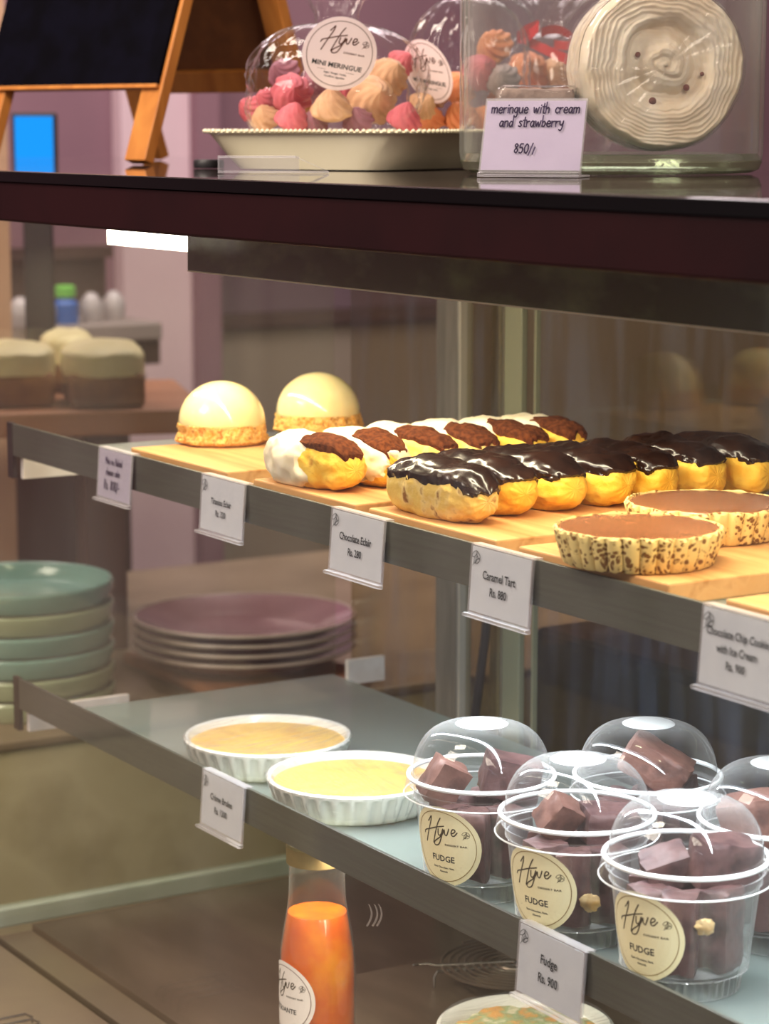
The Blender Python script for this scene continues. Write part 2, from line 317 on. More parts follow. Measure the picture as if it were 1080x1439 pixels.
def sticker(mb, surf, R, name, lines, mats=(0, 1, 2, 3), rot=0):
    """disc label laid on surf(u, v, offset); slots: paper, gold ring, brown logo, ink"""
    n, k = 40, 7
    v = [surf(R*(j/k)*math.cos(2*PI*i/n), R*(j/k)*math.sin(2*PI*i/n), 0) for i in range(n) for j in range(k+1)]
    f = [(i*(k+1)+j, i*(k+1)+j+1, ((i+1) % n)*(k+1)+j+1, ((i+1) % n)*(k+1)+j) for i in range(n) for j in range(k)]
    mb.add(v, f, mats[0])
    def put(vf, mi, o=.00012):
        vv, ff = xf(vf, R, rot=rot); mb.add([surf(a, b, o) for a, b in vv], ff, mi)
    put(ring2d(.88, .016), mats[1])
    for p in logo(1.0, 0, .10): put(p, mats[2])
    for p in leaf_icon(.16, .64, .36, .011): put(p, mats[2])
    put(text2d('DESSERT BAR', .045, .38, .04, sx=1.5), mats[2])
    put(text2d(name, .15 if len(name) < 7 else .13, 0, -.38, sx=1.0 if len(name) < 7 else 1.02), mats[3])
    put(pen([(-.5, -.47), (.5, -.47)], .008, False), mats[2])
    for i, l in enumerate(lines): put(text2d(l, .048, 0, -.56-.1*i), mats[3])
# single-stroke handwriting, x-height .5, advance ~ .5
_HW = {'m': (.62, [[(0, .5), (.02, 0)], [(.02, .35), (.14, .5), (.24, .4), (.25, 0)], [(.25, .35), (.38, .5), (.48, .4), (.5, 0)]]), 'e': (.44, [[(.03, .26), (.32, .28), (.28, .46), (.14, .5), (.02, .28), (.08, .04), (.24, 0), (.34, .08)]]),
       'r': (.36, [[(0, .5), (.03, 0)], [(.03, .3), (.12, .46), (.26, .48)]]), 'i': (.18, [[(.05, .48), (.06, 0)], [(.06, .68), (.07, .72)]]), 'n': (.42, [[(0, .5), (.02, 0)], [(.02, .34), (.14, .5), (.28, .42), (.3, 0)]]),
       'g': (.44, [[(.3, .42), (.16, .5), (.02, .3), (.1, .06), (.24, .08), (.3, .4)], [(.31, .48), (.3, -.2), (.18, -.36), (.04, -.28)]]), 'u': (.44, [[(0, .5), (.02, .12), (.14, 0), (.28, .14), (.3, .5)], [(.3, .5), (.32, 0)]]),
       'w': (.58, [[(0, .5), (.1, .02), (.22, .42), (.34, .02), (.46, .52)]]), 't': (.32, [[(.14, .86), (.13, .08), (.22, 0)], [(0, .56), (.28, .58)]]), 'h': (.44, [[(.02, .98), (.02, 0)], [(.02, .34), (.16, .5), (.28, .4), (.3, 0)]]),
       'c': (.38, [[(.28, .42), (.16, .5), (.02, .28), (.08, .04), (.2, 0), (.3, .08)]]), 'a': (.44, [[(.28, .42), (.14, .5), (.01, .24), (.1, .0), (.24, .12), (.29, .46)], [(.29, .48), (.31, .06), (.36, .0)]]), 'd': (.44, [[(.28, .4), (.14, .48), (.01, .22), (.1, 0), (.24, .1), (.29, .36)], [(.31, 1.0), (.31, 0)]]),
       's': (.36, [[(.26, .46), (.12, .5), (.04, .38), (.16, .26), (.24, .12), (.14, .0), (0, .06)]]), 'b': (.42, [[(.02, 1.0), (.03, .02)], [(.03, .32), (.18, .48), (.31, .26), (.2, .02), (.03, .06)]]), 'y': (.42, [[(0, .5), (.04, .2), (.16, .14), (.28, .3)], [(.31, .5), (.26, -.1), (.12, -.36), (-.02, -.26)]]),
       'o': (.42, [[(.16, .5), (.02, .3), (.08, .02), (.24, .02), (.3, .3), (.16, .5)]]), 'k': (.4, [[(.02, 1.0), (.02, 0)], [(.28, .5), (.04, .22), (.3, 0)]]), 'M': (.72, [[(0, 0), (.05, .95), (.28, .35), (.5, .95), (.56, 0)]]), 'R': (.54, [[(.04, 0), (.05, .95)], [(.05, .95), (.34, .88), (.32, .58), (.07, .5), (.38, 0)]]),
       '.': (.2, [[(.05, 0), (.07, .03)]]), '8': (.5, [[(.34, .8), (.2, .95), (.06, .8), (.2, .55), (.36, .28), (.22, .02), (.05, .22), (.18, .5), (.34, .8)]]), '5': (.5, [[(.36, .94), (.1, .92), (.08, .56), (.26, .6), (.36, .3), (.22, .02), (.02, .08)]]), '0': (.5, [[(.22, .94), (.05, .6), (.08, .15), (.24, .0), (.4, .3), (.38, .75), (.22, .94)]]),
       '/': (.4, [[(0, -.2), (.32, 1.0)]]), '-': (.34, [[(.02, .32), (.24, .36)]]), '1': (.2, [[(0, -.1), (.16, .6)]]), ' ': (.42, []), 'B': (.54, [[(.04, 0), (.05, .95)], [(.05, .95), (.32, .85), (.28, .56), (.06, .5), (.36, .42), (.38, .1), (.04, 0)]])}
def hand(txt, h, x, y, w, align=0):
    tot = sum(_HW[c][0] for c in txt)*h; ox = x-tot/2 if align == 0 else x; out = []
    for c in txt:
        adv, sts = _HW[c]
        for st in sts: out.append(pen([(ox+(p[0]+.06*p[1])*h, y+p[1]*h) for p in st], w))
        ox += adv*h
    return out
# ================================================================== SETTING
def box_obj(name, lo, hi, mat, bev=0, parent=None): return MB().box(lo, hi, bev).build(name, mat, parent, smooth=False)
struct(box_obj('floor', (-2.6, -3, -.1), (3.2, 4.2, 0), 'floor'))
struct(box_obj('wall_left', (-2.6, -3, 0), (-2.4, 4.2, 2.9), 'wall'))
struct(box_obj('wall_back', (-2.4, 4.0, 0), (3.2, 4.2, 2.9), 'wallback'))
struct(box_obj('ceiling', (-2.6, -3, 2.9), (3.2, 4.2, 3.0), 'ceiling'))
# beige pillar, lilac door leaf and plum board on the far wall (far end of the room)
def wall_x(px, X):  # Y on the plane X seen at column px
    r = ray(px, 300); return CAM.y + r.y*(X-CAM.x)/r.x
def z_x(py, X, px=150):
    r = ray(px, py); return CAM.z + r.z*(X-CAM.x)/r.x
struct(box_obj('column', (-1.3, wall_x(-160, -1.2), 0), (-1.1, wall_x(13, -1.1), 2.9), 'column'))
struct(box_obj('door_1', (-2.40, wall_x(172, -2.36), 0), (-2.36, wall_x(268, -2.36), 2.2), 'lilac'))
struct(box_obj('trim_1', (-2.40, wall_x(268, -2.36), 0), (-2.33, wall_x(300, -2.36), 2.9), 'wall'))
struct(box_obj('trim_2', (-2.40, wall_x(300, -2.33), 0), (-2.385, 4.0, z_x(452, -2.385)), 'wainscot'))
nb = thing('notice_board', 'plum framed board on the far wall behind the glass case', 'board', (-2.399, wall_x(450, -2.38), z_x(400, -2.38)+.02))
hw = (wall_x(640, -2.38)-wall_x(268, -2.38))/2
MB().box((0, -hw, -.09), (.02, hw, .16), .003).build('panel', 'panel', nb, smooth=False)
MB().box((0, -hw-.02, -.12), (.035, hw+.02, -.09), .003).box((0, -hw-.02, -.09), (.035, -hw, .18), .003).build('frame', 'brownpanel', nb, smooth=False)
# monitor with a blue screen, on the back shelf
p = dep(48, 200, 3.3)
mon = thing('monitor', 'small monitor glowing plain blue beyond the left end of the counter', 'monitor', (p.x, p.y, p.z-.036), YAW)
R_ = Matrix.Rotation(0, 4, 'Z')
MB().box((-.012, -.031, .0), (.0, .031, .076), .003).build('casing', 'dark', mon, smooth=False)
MB().box((.0005, -.026, .005), (.002, .026, .071), .0).build('screen', 'screen', mon, smooth=False)
MB().box((-.03, -.02, -.30), (-.012, .02, .01), .003).build('stand', 'dark', mon, smooth=False)
mon.rotation_euler = (0, 0, -YAW)
# back sideboard that carries the monitor, jars and bottles
sb = thing('sideboard', 'brown sideboard with a grey top against the far end of the room', 'sideboard', (-1.85, .75, 0))
SBY = wall_x(196, -1.57)-.75
MB().box((-.42, -.75, 0), (.28, SBY-.02, .83), .01).build('cabinet', 'brownpanel', sb, smooth=False)
MB().box((-.44, -.78, .83), (.30, SBY, .868), .006).build('worktop', 'shelfgrey', sb, smooth=False)
zt = .868
def at_top(px, py0, X): r = ray(px, py0); t = (X-CAM.x)/r.x; return CAM + r*t
rk = thing('plate_rack', 'grey rack standing on the far sideboard, holding jars and a blue bottle', 'rack', (-1.75, .72, zt))
q0 = at_top(15, 455, -1.75); q1 = at_top(192, 455, -1.75); zs = q0.z-zt; y0, y1 = q0.y-.72, q1.y-.72
MB().box((-.12, y0, zs-.03), (.1, y1, zs), .004).build('shelf', 'shelfgrey', rk, smooth=False)
for yy in (y0, y1-.03): MB().box((-.11, yy, 0), (.09, yy+.03, zs-.03), .002).build('leg', 'brownpanel', rk, smooth=False)
MB().box((-.13, y0, zs+.10), (-.09, y1, zs+.12)).box((-.145, y0, zs-.02), (-.121, y1, zs+.1)).build('back_panel', 'brownpanel', rk, smooth=False)
ztop = q0.z
k = at_top(92, 430, -1.70)
bt = thing('water_bottle', 'blue labelled bottle with a green cap on the far rack', 'bottle', (k.x, k.y, ztop+.0005))
MB().lathe([(0, 0), (.042, 0), (.043, .01), (.043, .075), (.03, .09), (.02, .10)], 24).build('bottle_body', 'blue', bt, scale=(.5, .5, .45))
MB().lathe([(.022, .098), (.034, .10), (.034, .135), (.026, .142), (0, .143)], 20).build('cap', 'green', bt, scale=(.5, .5, .45))
for i, (px, lab) in enumerate(((28, 'white pot at the left end of the far rack'), (62, 'white pot just left of the blue bottle on the far rack'), (128, 'pale pot just right of the blue bottle on the far rack'), (160, 'pale pot near the right end of the far rack'))):
    k = at_top(px, 430, -1.68-.02*i)
    tag(MB().lathe([(0, 0), (.03, 0), (.036, .03), (.034, .06), (.024, .075), (.012, .088), (0, .09)], 20).build('ceramic_pot', 'grey_pot', None, (k.x, k.y, ztop+.0005), scale=(.55, .55, .55)), lab, 'pot', 'pots on the far rack')
# ---------------------------------------------------------------- neighbouring counter with plates and cakes
ct = thing('stone_counter', 'buff stone fronted counter with a brown top beyond the glass case', 'counter', (-.72, .35, 0))
CZ = .625
MB().box((-.40, -.9, 0), (.417, 1.15, CZ-.012), 0).build('stone_front', 'stone', ct, smooth=False)
MB().box((-.41, -.92, CZ-.012), (.420, 1.17, CZ), .003).build('countertop', 'counter', ct, smooth=False)
pp = dep(344, 864, 2.85)
def plate_prof(R, h): return [(0, .004), (R*.60, .004), (R*.66, .008), (R*.78, h*.55), (R*.985, h), (R, h+.001), (R*1.0, h-.002), (R*.80, h*.55-.004), (R*.66, .001), (R*.60, 0), (0, 0)]
zz = pp.z-.023
names = ('topmost mauve dinner plate of the stack beyond the case', 'second mauve plate from the top of the stack', 'third mauve plate from the top of the stack', 'lowest mauve plate of the stack beyond the case')
for i in range(4):
    pl = tag(MB().lathe(plate_prof(.1305, .024), 64).build('dinner_plate', 'mauveplate', None, (pp.x, pp.y, zz-.0115*i)), names[i], 'plate', 'stacked mauve plates')
    MB().tube([(.130*math.cos(a*PI/32), .130*math.sin(a*PI/32), .0235) for a in range(64)], .0022, 6, True).build('rim', 'plate_edge', pl)
pb = zz-.0115*3
tr = tag(MB().box((-.13, -.10, 0), (.13, .10, pb-CZ-.0005), .006).build('reddish_block', 'board_pink', None, (pp.x, pp.y, CZ), smooth=False), 'reddish block under the stack of mauve plates', 'tray')  # reddish block filling the height between countertop and plates
gp = dep(22, 812, 2.70)
labs = ('topmost teal straight sided dish of the tall stack', 'sage dish directly under the topmost teal dish', 'teal dish third from the top of the tall stack', 'teal dish fourth from the top of the tall stack', 'sage dish second from the bottom of the tall stack', 'sage dish at the bottom of the tall stack')
hh = (gp.z-CZ)/6
for i in range(6):
    zi = CZ+hh*(5-i); mt = ('teal', 'sage', 'teal', 'teal', 'sage', 'sage')[i]
    tag(MB().lathe([(0, .004), (.095, .004), (.101, .010), (.104, hh-.002), (.107, hh-.0006), (.109, hh-.003), (.108, .012), (.102, .001), (0, .0006)], 64).build('straight_sided_dish', mt, None, (gp.x, gp.y, zi)), labs[i], 'dish', 'stacked green dishes')
# wooden riser with iced loaves
lp = dep(100, 566, 3.0)
ri = thing('wooden_riser', 'reddish board on dark wooden sides carrying iced loaf cakes', 'riser', (lp.x, lp.y, CZ), math.radians(-20))
hz = lp.z-CZ
MB().box((-.26, -.34, hz-.03), (.10, .16, hz), .004).build('top_board', 'board_pink', ri, smooth=False)
for yy in (-.20, .01): MB().box((-.09, yy, 0), (.06, yy+.05, hz-.03), .003).build('side_panel', 'dark_wood', ri, smooth=False)
for i, (px, py, w, lab) in enumerate(((20, 560, .050, 'cream iced loaf cake cut off by the picture edge'), (96, 548, .034, 'small cream iced loaf cake between two larger ones'), (145, 562, .050, 'cream iced loaf cake at the right end of the riser'))):
    c = dep(px, py, 3.0 + (.17 if i == 1 else 0)); cz = lp.z+.001
    lo = thing('loaf_cake', lab, 'cake', (c.x, c.y, cz), math.radians(-20), 'iced loaf cakes on the riser')
    def lf(u, v, w=w):
        a = 2*PI*u; x = math.cos(a); y = math.sin(a); k = (abs(x)**3.2+abs(y)**3.2)**(-1/3.2); s = 1-.25*max(0, v-.6)/.4
        zq = .035+.042*math.sin(min(1, v)*PI/2); r = k*(1 if v < .5 else math.cos((v-.5)*PI/1.0)**.5)
        return (x*r*.07, y*r*w, .038+.040*v**.8*1.0 + .004*fbm((x*r*.07, y*r*w, v*.05), 30, i))
    MB().box((-.064, -w+.004, 0), (.064, w-.004, .041), .006).build('cake_body', 'brown_cake', lo, smooth=False)
    MB().grid(lf, 40, 12, wrapu=True).build('icing', 'icing', lo)
# ================================================================== DISPLAY CASE
case = thing('display_case', 'glass fronted pastry display case with two shelves, maroon top beam and dark glass top', 'display case', (.7, 0, 0))
def cbox(name, lo, hi, mat, bev=0, label=None):
    o = MB().box((lo[0]-.7, lo[1], lo[2]), (hi[0]-.7, hi[1], hi[2]), bev).build(name, mat, case, smooth=False)
    if label: o['label'] = label
    return o
ZT = 1.230; XR = 1.42; XL = -.02; YB = .362
UZT, LZT = .990, .746         # shelf glass tops
cbox('front_ledge', (-.06, -.24, .500), (XR, -.0345, .5205), 'trough', .002)
cbox('base_cabinet', (-.06, -.235, 0), (XR+.02, YB+.02, .50), 'base')
cbox('top_slab', (-.62, -.082, ZT-.008), (XR+.06, .78, ZT), 'slab', .001)
cbox('slab_edge', (-.62, -.0865, ZT-.0085), (XR+.06, -.0822, ZT-.0005), 'black')
b1 = cbox('beam', (-.62, -.085, 1.1895), (XR+.06, -.012, 1.2212), 'beam', .002)
cbox('light_shield', (.358, -.010, 1.1565), (XR, -.004, 1.205), 'shield', .0005)
cbox('shield_edge', (.358, -.0102, 1.1555), (XR, -.0038, 1.1565), 'shield_edge')
lx = ony(163, 345, LED_Y).x
cbox('top_led', (lx, LED_Y-.008, LED_Z), (XR, LED_Y+.010, LED_Z+.03), 'led')
cbox('led_end_cap', (lx+.245, LED_Y-.0105, LED_Z-.0015), (lx+.30, LED_Y+.0105, LED_Z+.03), 'white')
cbox('front_glass', (XL, -.034, .50), (XR, -.030, 1.1895), 'front')
cbox('side_glass', (XL-.001, -.029, .545), (XL+.003, YB-.02, 1.20), 'side')
cbox('side_rail', (XL-.006, -.030, .527), (XL+.010, YB, .5455), 'rail', .002)
cbox('deck', (XL+.011, .006, .505), (XR, YB, .5268), 'deck')
cbox('deck_trough', (XL+.011, -.029, .500), (XR, .005, .521), 'trough')
sx = [ony(q, 700, YB).x for q in (622, 655, 690, 700, 735, 742)]
cbox('back_door', (XL, YB, .53), (sx[2]+.01, YB+.004, 1.19), 'backglass')
cbox('back_door', (sx[0]+.03, YB+.012, .53), (XR, YB+.016, 1.19), 'backglass')
cbox('door_stile', (sx[0], YB-.008, .53), (sx[1]-.003, YB+.006, 1.20), 'steel', .001)
cbox('door_stile_edge', (sx[1]-.0028, YB-.007, .53), (sx[1], YB+.006, 1.20), 'steel_light')
cbox('door_stile', (sx[2]-.012, YB+.007, .53), (sx[2], YB+.022, 1.20), 'steel', .001)
cbox('door_stile_edge', (sx[2]+.0003, YB+.007, .53), (sx[2]+.003, YB+.022, 1.20), 'steel_light')
cbox('door_gasket', (sx[3], YB+.005, .53), (sx[4]-.012, YB+.0115, 1.20), 'green_edge', .001)
cbox('door_gasket_edge', (sx[5]-.003, YB+.007, .53), (sx[5], YB+.0115, 1.20), 'green_edge')
cbox('back_support', (.052, .312, .732), (.058, YB-.009, .756), 'white')
for nm, zt_, zb_ in (('upper', 1.0, .9708), ('lower', .764, .7355)):
    g = UZT if nm == 'upper' else LZT
    gl = cbox('shelf', (.10 if nm == 'upper' else .062, .0032, g-.006), (XR, .292 if nm == 'lower' else .30, g), 'shelfglass')
    cbox('shelf_strip', (-.016, -.003, zb_), (XR, 0, zt_), 'strip', .0004)
    cbox('strip_end', (-.018, -.0035, zb_-.021), (-.006, .001, zt_+.0004), 'dark_cap', .0005)
    cbox('shelf_bracket', (-.004, .0035, zb_-.021), (.002, .105, zb_+.0015), 'white')
    cbox('shelf_led', (.36, .020, zb_-.003 if nm == 'lower' else zb_-.004), (XR-.04, .040, zb_+.002), 'led_cool' if nm == 'upper' else 'led_dim')
sm = MB()
for k, x in enumerate((512, 520, 528)):
    q = [ony(x+10*math.sin(t*PI/10)+(0 if k < 2 else -2), 1262+t*4.4, -.03415) for t in range(2, 10)]
    for a_, b_ in zip(q[:-1], q[1:]):
        sm.add([a_+Vector((-.0012, 0, 0)), a_+Vector((.0012, 0, 0)), b_+Vector((.0012, 0, 0)), b_+Vector((-.0012, 0, 0))], [(0, 1, 2, 3)])
sm.v = [(x-.7, y, z) for x, y, z in sm.v]
sm.build('finger_smear', 'smear', case, smooth=False)
cab = MB().tube([ony(q, y, YB-.013)-Vector((.7, 0, 0)) for q, y in ((690, 700), (688, 820), (681, 900), (670, 985), (660, 1060))], .0042, 8).build('power_cable', 'cable', case)
cbox('deck_step', (.345, .072, .5266), (XR, YB-.009, .560), 'deck', .002)
nv = thing('navy_reflection_box', 'dark navy box added behind the back doors for blue reflections in the glass', 'cabinet', (1.3, 1.0, 0))  # added box, its navy stands in for blue reflections in the back glass
NX = ony(742, 880, .45); NX_ = NX.x-1.3
MB().box((NX_, -.55, .05), (.9, -.10, NX.z), .01).build('box_body', 'navy', nv, smooth=False)
MB().box((NX_, -.54, 0), (.9, -.10, .05)).build('plinth', 'dark', nv, smooth=False)
# ================================================================== BOARDS
ZB = 1.0035
def board(name_lab, xl, xr, y0=.0045, y1=.272, rz=0):
    cx = (xl+xr)/2; h = ZB-UZT-.0004; w = (xr-xl)/2
    return tag(MB().box((-w, 0, 0), (w, y1-y0, h), .0012).build('serving_board', 'board', None, (cx, y0, UZT+.0003), smooth=False, rot=(0, 0, rz)), name_lab, 'board', 'serving boards on the upper shelf')
board('wooden serving board under the two dome cakes', .223, .392)
board('wooden serving board under the tiramisu eclairs', .434, .582)
board('wooden serving board under the chocolate eclairs', .600, .757)
board('wooden serving board under the two caramel tarts', .782, .934)
board('empty wooden serving board behind the chocolate chip tag, cut by the frame', .985, 1.13)
# ================================================================== DOME CAKES
def dome_cake(c, lab, sd):
    t = thing('dome_cake', lab, 'cake', (c.x, c.y, ZB+.0004), sd, 'ivory dome cheesecakes')
    def rf(a, r, z, j): return r + (.0022*fbm((math.cos(a)*.03, math.sin(a)*.03, z), 130, sd) + .0014*fbm((math.cos(a)*.03, math.sin(a)*.03, z), 420, sd) if r > .01 else 0)
    pr = [(0, 0), (.034, 0), (.0375, .002)]+[(.0385-.0006*i*.5, .002+.0016*i) for i in range(1, 9)]+[(.036, .0165), (.03, .0175), (0, .0175)]
    MB().lathe(pr, 140, rf).build('biscuit_base', 'crumb', t)
    pr = [(.0352, .0150), (.0362, .0168)]+[(.0362*math.cos(a*PI/2/22), .0178+.0338*math.sin(a*PI/2/22)) for a in range(0, 22)]+[(0, .0516)]
    MB().lathe(pr, 72).build('mousse_dome', 'mousse', t)
dome_cake(onz(312, 622, ZB), 'ivory dome cheesecake on biscuit base at the front of its board', 1.0)
dome_cake(onz(447, 607, ZB), 'ivory dome cheesecake on biscuit base at the back of its board', 4.0)
# ================================================================== ECLAIRS
def sgp(x, e): return math.copysign(abs(x)**e, x)
def eclair_pt(u, v, L, Wd, H, sd, off=0.0, rib=0.0):
    ph = (u-.5)*PI; a = 2*PI*v
    x = L/2*sgp(math.sin(ph), .86); r = max(abs(math.cos(ph)), 1e-4)**.62
    cy, cz = sgp(math.cos(a), .85), sgp(math.sin(a), .85)
    n = fbm((x, cy*.02*r, cz*.02*r), 38, sd)*.0032 + fbm((x, cy*.02*r, cz*.02*r), 130, sd)*.0009
    if rib: n += rib*max(0, math.sin(ph)-.45)*math.sin(26*v*PI+1.5*math.sin(9*u))*.0004
    y = (Wd/2+n+off)*r*cy; z = (H/2+n+off)*r*cz
    x += off*math.sin(ph)+ n*.6*math.sin(ph)
    y += .002*math.sin(x*28+sd)
    z = max(z, -H/2*.80+.0004*cz)
    return Vector((x, y, z+H/2*.80+.0003))
def skin(mb, mask, th, L, Wd, H, sd, nu=72, nv=84, mi=0, fold=0.0):
    def fn(u, v):
        m = mask(u, v); o = th*max(-1.2, min(1.0, m*7)) + fold*fbm((u*.9, v*3.0, sd), 3.0, sd)*max(0, min(1, m*4))
        return eclair_pt(u, v % 1.0, L, Wd, H, sd, o)
    cache = {}
    def keep(u, v):
        return max(mask(u+a/nu, v+b/nv) for a in (0, 1) for b in (0, 1)) > -.06
    mb.grid(fn, nu, nv, mi=mi, keep=keep); return mb
def eclair(kind, lab, x_right, y, sd, L=.112, Wd=.042, H=.042, rz=0.0, group=None, pale=False):
    t = thing('chocolate_eclair' if kind == 'choc' else 'tiramisu_eclair', lab, 'eclair', (x_right-L/2, y, ZB+.0004), rz, group)
    MB().grid(lambda u, v: eclair_pt(u, v, L, Wd, H, sd, 0, 1.0), 64, 72, wrapv=True).build('choux_body', 'choux_pale' if pale else 'choux', t)
    def top(v): return .25-abs(((v+.0) % 1.0)-.25)   # .25 at the crown, 0 at the sides (v=.25 is up)
    if kind == 'choc':
        def mask(u, v):
            t_ = abs(v-.25); drip = .055*fbm((u*.35, 0 if v < .25 else 3, sd), 16, sd)+.03*fbm((u*.35, v, sd), 45, sd)
            e = .185+drip + (.05 if pale and .78 < u < .93 and v > .25 else 0); e *= min(1.0, max(0, (.93-u)*9))**.5 if u > .80 and not pale else min(1, max(0, (.985-u)*9))**.5
            e *= min(1, max(0, u-.02)*9)**.5
            return (e-t_)*4 if abs(v-.25) < .5 else -1
        skin(MB(), mask, .0024, L, Wd, H, sd, fold=.0011).build('chocolate_icing', 'choc', t)
    else:
        def mc(u, v):
            lim = (.92 if 14 < sd < 15 else .60)+.10*fbm((0, v*2, sd), 3, sd); low = .50-.0*u
            return min((lim-u)*4, (.36+.07*fbm((u, v, sd), 9, sd)-abs(v-.25))*5) if u > .55 else (.43+.03*fbm((u*2, v, sd), 9, sd)-abs(v-.25))*5
        def mt(u, v):
            return min((u-.50-.03*fbm((v*3, u, sd), 8, sd))*6, (.90+.05*fbm((v*3, 0, sd), 6, sd)-u)*5, (.130+.03*fbm((u, v*2, sd), 5, sd)-abs(v-.25))*6)
        skin(MB(), mc, .0022, L, Wd, H, sd).build('cream_coating', 'cream', t)
        skin(MB(), mt, .0030, L, Wd, H, sd).build('cocoa_dusting', 'cocoa', t)
    return t
tl = ('tiramisu eclair at the front edge of its board', 'tiramisu eclair second from the front of its board', 'tiramisu eclair third from the front of its board', 'tiramisu eclair fourth from the front, behind the chocolate eclairs', 'tiramisu eclair fifth from the front of its board', 'tiramisu eclair at the very back of its row')
for i in range(6):
    eclair('tira', tl[i], (.5385, .538, .536, .5355, .537, .533)[i], .029+.0410*i, 11.3+i*3.1, L=.108, Wd=.0415, H=.040, rz=math.radians((2, -3, 3, -2, 4, 0)[i]), group='tiramisu eclairs', pale=(i in (2, 3)))
cl = ('chocolate eclair at the front edge of its board, icing dripping down its end', 'chocolate eclair second from the front of its row', 'chocolate eclair third from the front of its row', 'chocolate eclair fourth from the front of its row', 'chocolate eclair fifth from the front, behind the rear caramel tart', 'chocolate eclair second from the back of its row', 'chocolate eclair at the very back of its row')
for i, (px, py) in enumerate([(662, 738), (716, 731), (778, 722), (840, 717), (905, 708), (972, 700), (1040, 693)]):
    e = onz(px, py, ZB)
    eclair('choc', cl[i], (.7105, .6985, .6965, .6995, .7025, .6990, .7075)[i], .029+.0410*i, 51.7+i*5.3, L=.112 if i else .110, Wd=.0405, H=.0405, rz=math.radians((1, -4, -2, 2, -3, 2, 0)[i]), group='chocolate eclairs', pale=(i == 0))
# ================================================================== TARTS
def tart(c, lab, rz, s=1.0):
    t = thing('caramel_tart', lab, 'tart', (c.x, c.y, ZB+.0004), rz, 'caramel tarts'); nf = 30
    def rf(a, r, z, j):
        if r < .03: return r
        k = abs(math.sin(a*nf/2)); fl = (k**.6-.65)*.0026
        ins = 1 if j < 6 else .25
        return r*s + fl*ins + .0005*fbm((math.cos(a)*.05, math.sin(a)*.05, z), 160, rz)
    def zj(a): return .0012*fbm((math.cos(a)*.05, math.sin(a)*.05, 0), 90, rz)
    pr = [(0, 0), (.0440, 0), (.0455, .001), (.0480, .009), (.0503, .0165), (.0512, .0205), (.0507, .0220), (.0496, .0222), (.0490, .0205), (.0484, .0150)]
    mb = MB().lathe(pr, 240, rf)
    mb.v = [(x, y, z+zj(math.atan2(y, x)) if z > .018 else z) for x, y, z in mb.v]
    mb.build('pastry_shell', 'crust', t)
    MB().lathe([(.0492*s, .0190), (.0490*s, .0208), (.0482*s, .0217), (.046*s, .0219), (.030*s, .0217), (0, .0217)], 72).build('caramel_filling', 'caramel', t)
tart(onz(897, 743, ZB+.0205), 'caramel tart with a chocolate chip crust at the front of its board', .2)
tart(onz(992, 708, ZB+.0205), 'caramel tart with a chocolate chip crust behind the front tart', 1.9, 1.02)
# ================================================================== CREME BRULEE
def brulee(c, lab, rz, R=.0685):
    t = thing('creme_brulee', lab, 'dessert', (c.x, c.y, LZT+.0004), rz, 'wrapped creme brulees'); nf = 34
    def rf(a, r, z, j):
        return r + (.0016*math.sin(a*nf)*(1 if 1 < j < 6 else 0) if r > .04 else 0)
    MB().lathe([(0, 0), (R*.80, 0), (R*.84, .0015), (R*.87, .005), (R*.94, .014), (R*.975, .0205), (R*1.0, .0225), (R*1.005, .0245), (R*.985, .0262), (R*.95, .0252), (R*.93, .022), (R*.91, .016), (0, .016)], 204, rf).build('fluted_ramekin', 'porcelain', t)
    MB().lathe([(R*.924, .0202), (R*.88, .0208), (R*.5, .0206), (0, .0208)], 60).build('custard', 'custard', t)
    def wr(u, v):
        a = 2*PI*u
        if v < .55: r = R*1.0*v/.55; z = .0270-.0026*(1-(v/.55)**3)+.0006*math.sin(9*a+20*v)*v
        else:
            k = (v-.55)/.45; r = R*(1.012-.10*k)+.0012*math.sin(37*a)+.001*fbm((math.cos(a), math.sin(a), k), 4, rz); z = .0270-.021*k+.002*fbm((math.cos(a)*2, math.sin(a)*2, k), 3, rz)
        return (r*math.cos(a), r*math.sin(a), z)
    MB().grid(wr, 110, 22, wrapu=True).build('cling_film', 'film', t)
brulee(onz(376, 1033, LZT+.0255), 'film wrapped creme brulee in white fluted dish, farther from the fudge', .3)
brulee(onz(499, 1088, LZT+.0255), 'film wrapped creme brulee in white fluted dish beside the fudge cups', 1.4)
# ================================================================== FUDGE CUPS
def bar_mesh(dx, dy, dz, sd, name, mat, n=6):
    bm = bmesh.new(); bmesh.ops.create_cube(bm, size=1.0); bmesh.ops.subdivide_edges(bm, edges=bm.edges[:], cuts=n, use_grid_fill=True)
    for v in bm.verts:
        p = v.co*2; q = Vector([math.copysign(abs(c)**.9, c) for c in p]); l = max(abs(c) for c in p)
        r = (abs(p.x)**18+abs(p.y)**18+abs(p.z)**18)**(1/18); p = p/r
        p = Vector((p.x*dx/2, p.y*dy/2, p.z*dz/2)); d = fbm(p, 70, sd)*.0022+fbm(p, 200, sd)*.0007
        v.co = p + p.normalized()*d
    mb = MB(); bm.verts.index_update(); mb.add([v.co[:] for v in bm.verts], [[v.index for v in f.verts] for f in bm.faces]); bm.free()
    return mb
CUPS = [('A', (955, 1205), 'front fudge cup', -1.02, True), ('B', (797, 1146), 'middle fudge cup', -1.02, True), ('C', (668, 1091), 'fudge cup beside the creme brulee', -1.02, True), ('D', (902, 1091), 'fudge cup in the back row', 0, False), ('E', (1084, 1152), 'fudge cup cut by the right edge', 0, False)]
CLAB = {'A': 'domed cup of fudge with a round sticker, frontmost and largest in view', 'B': 'domed cup of fudge with a round sticker, above the fudge price tag', 'C': 'domed cup of fudge with a round sticker, next to the creme brulee', 'D': 'domed cup of fudge in the back row behind the middle cup', 'E': 'domed cup of fudge cut off by the right edge of the picture'}
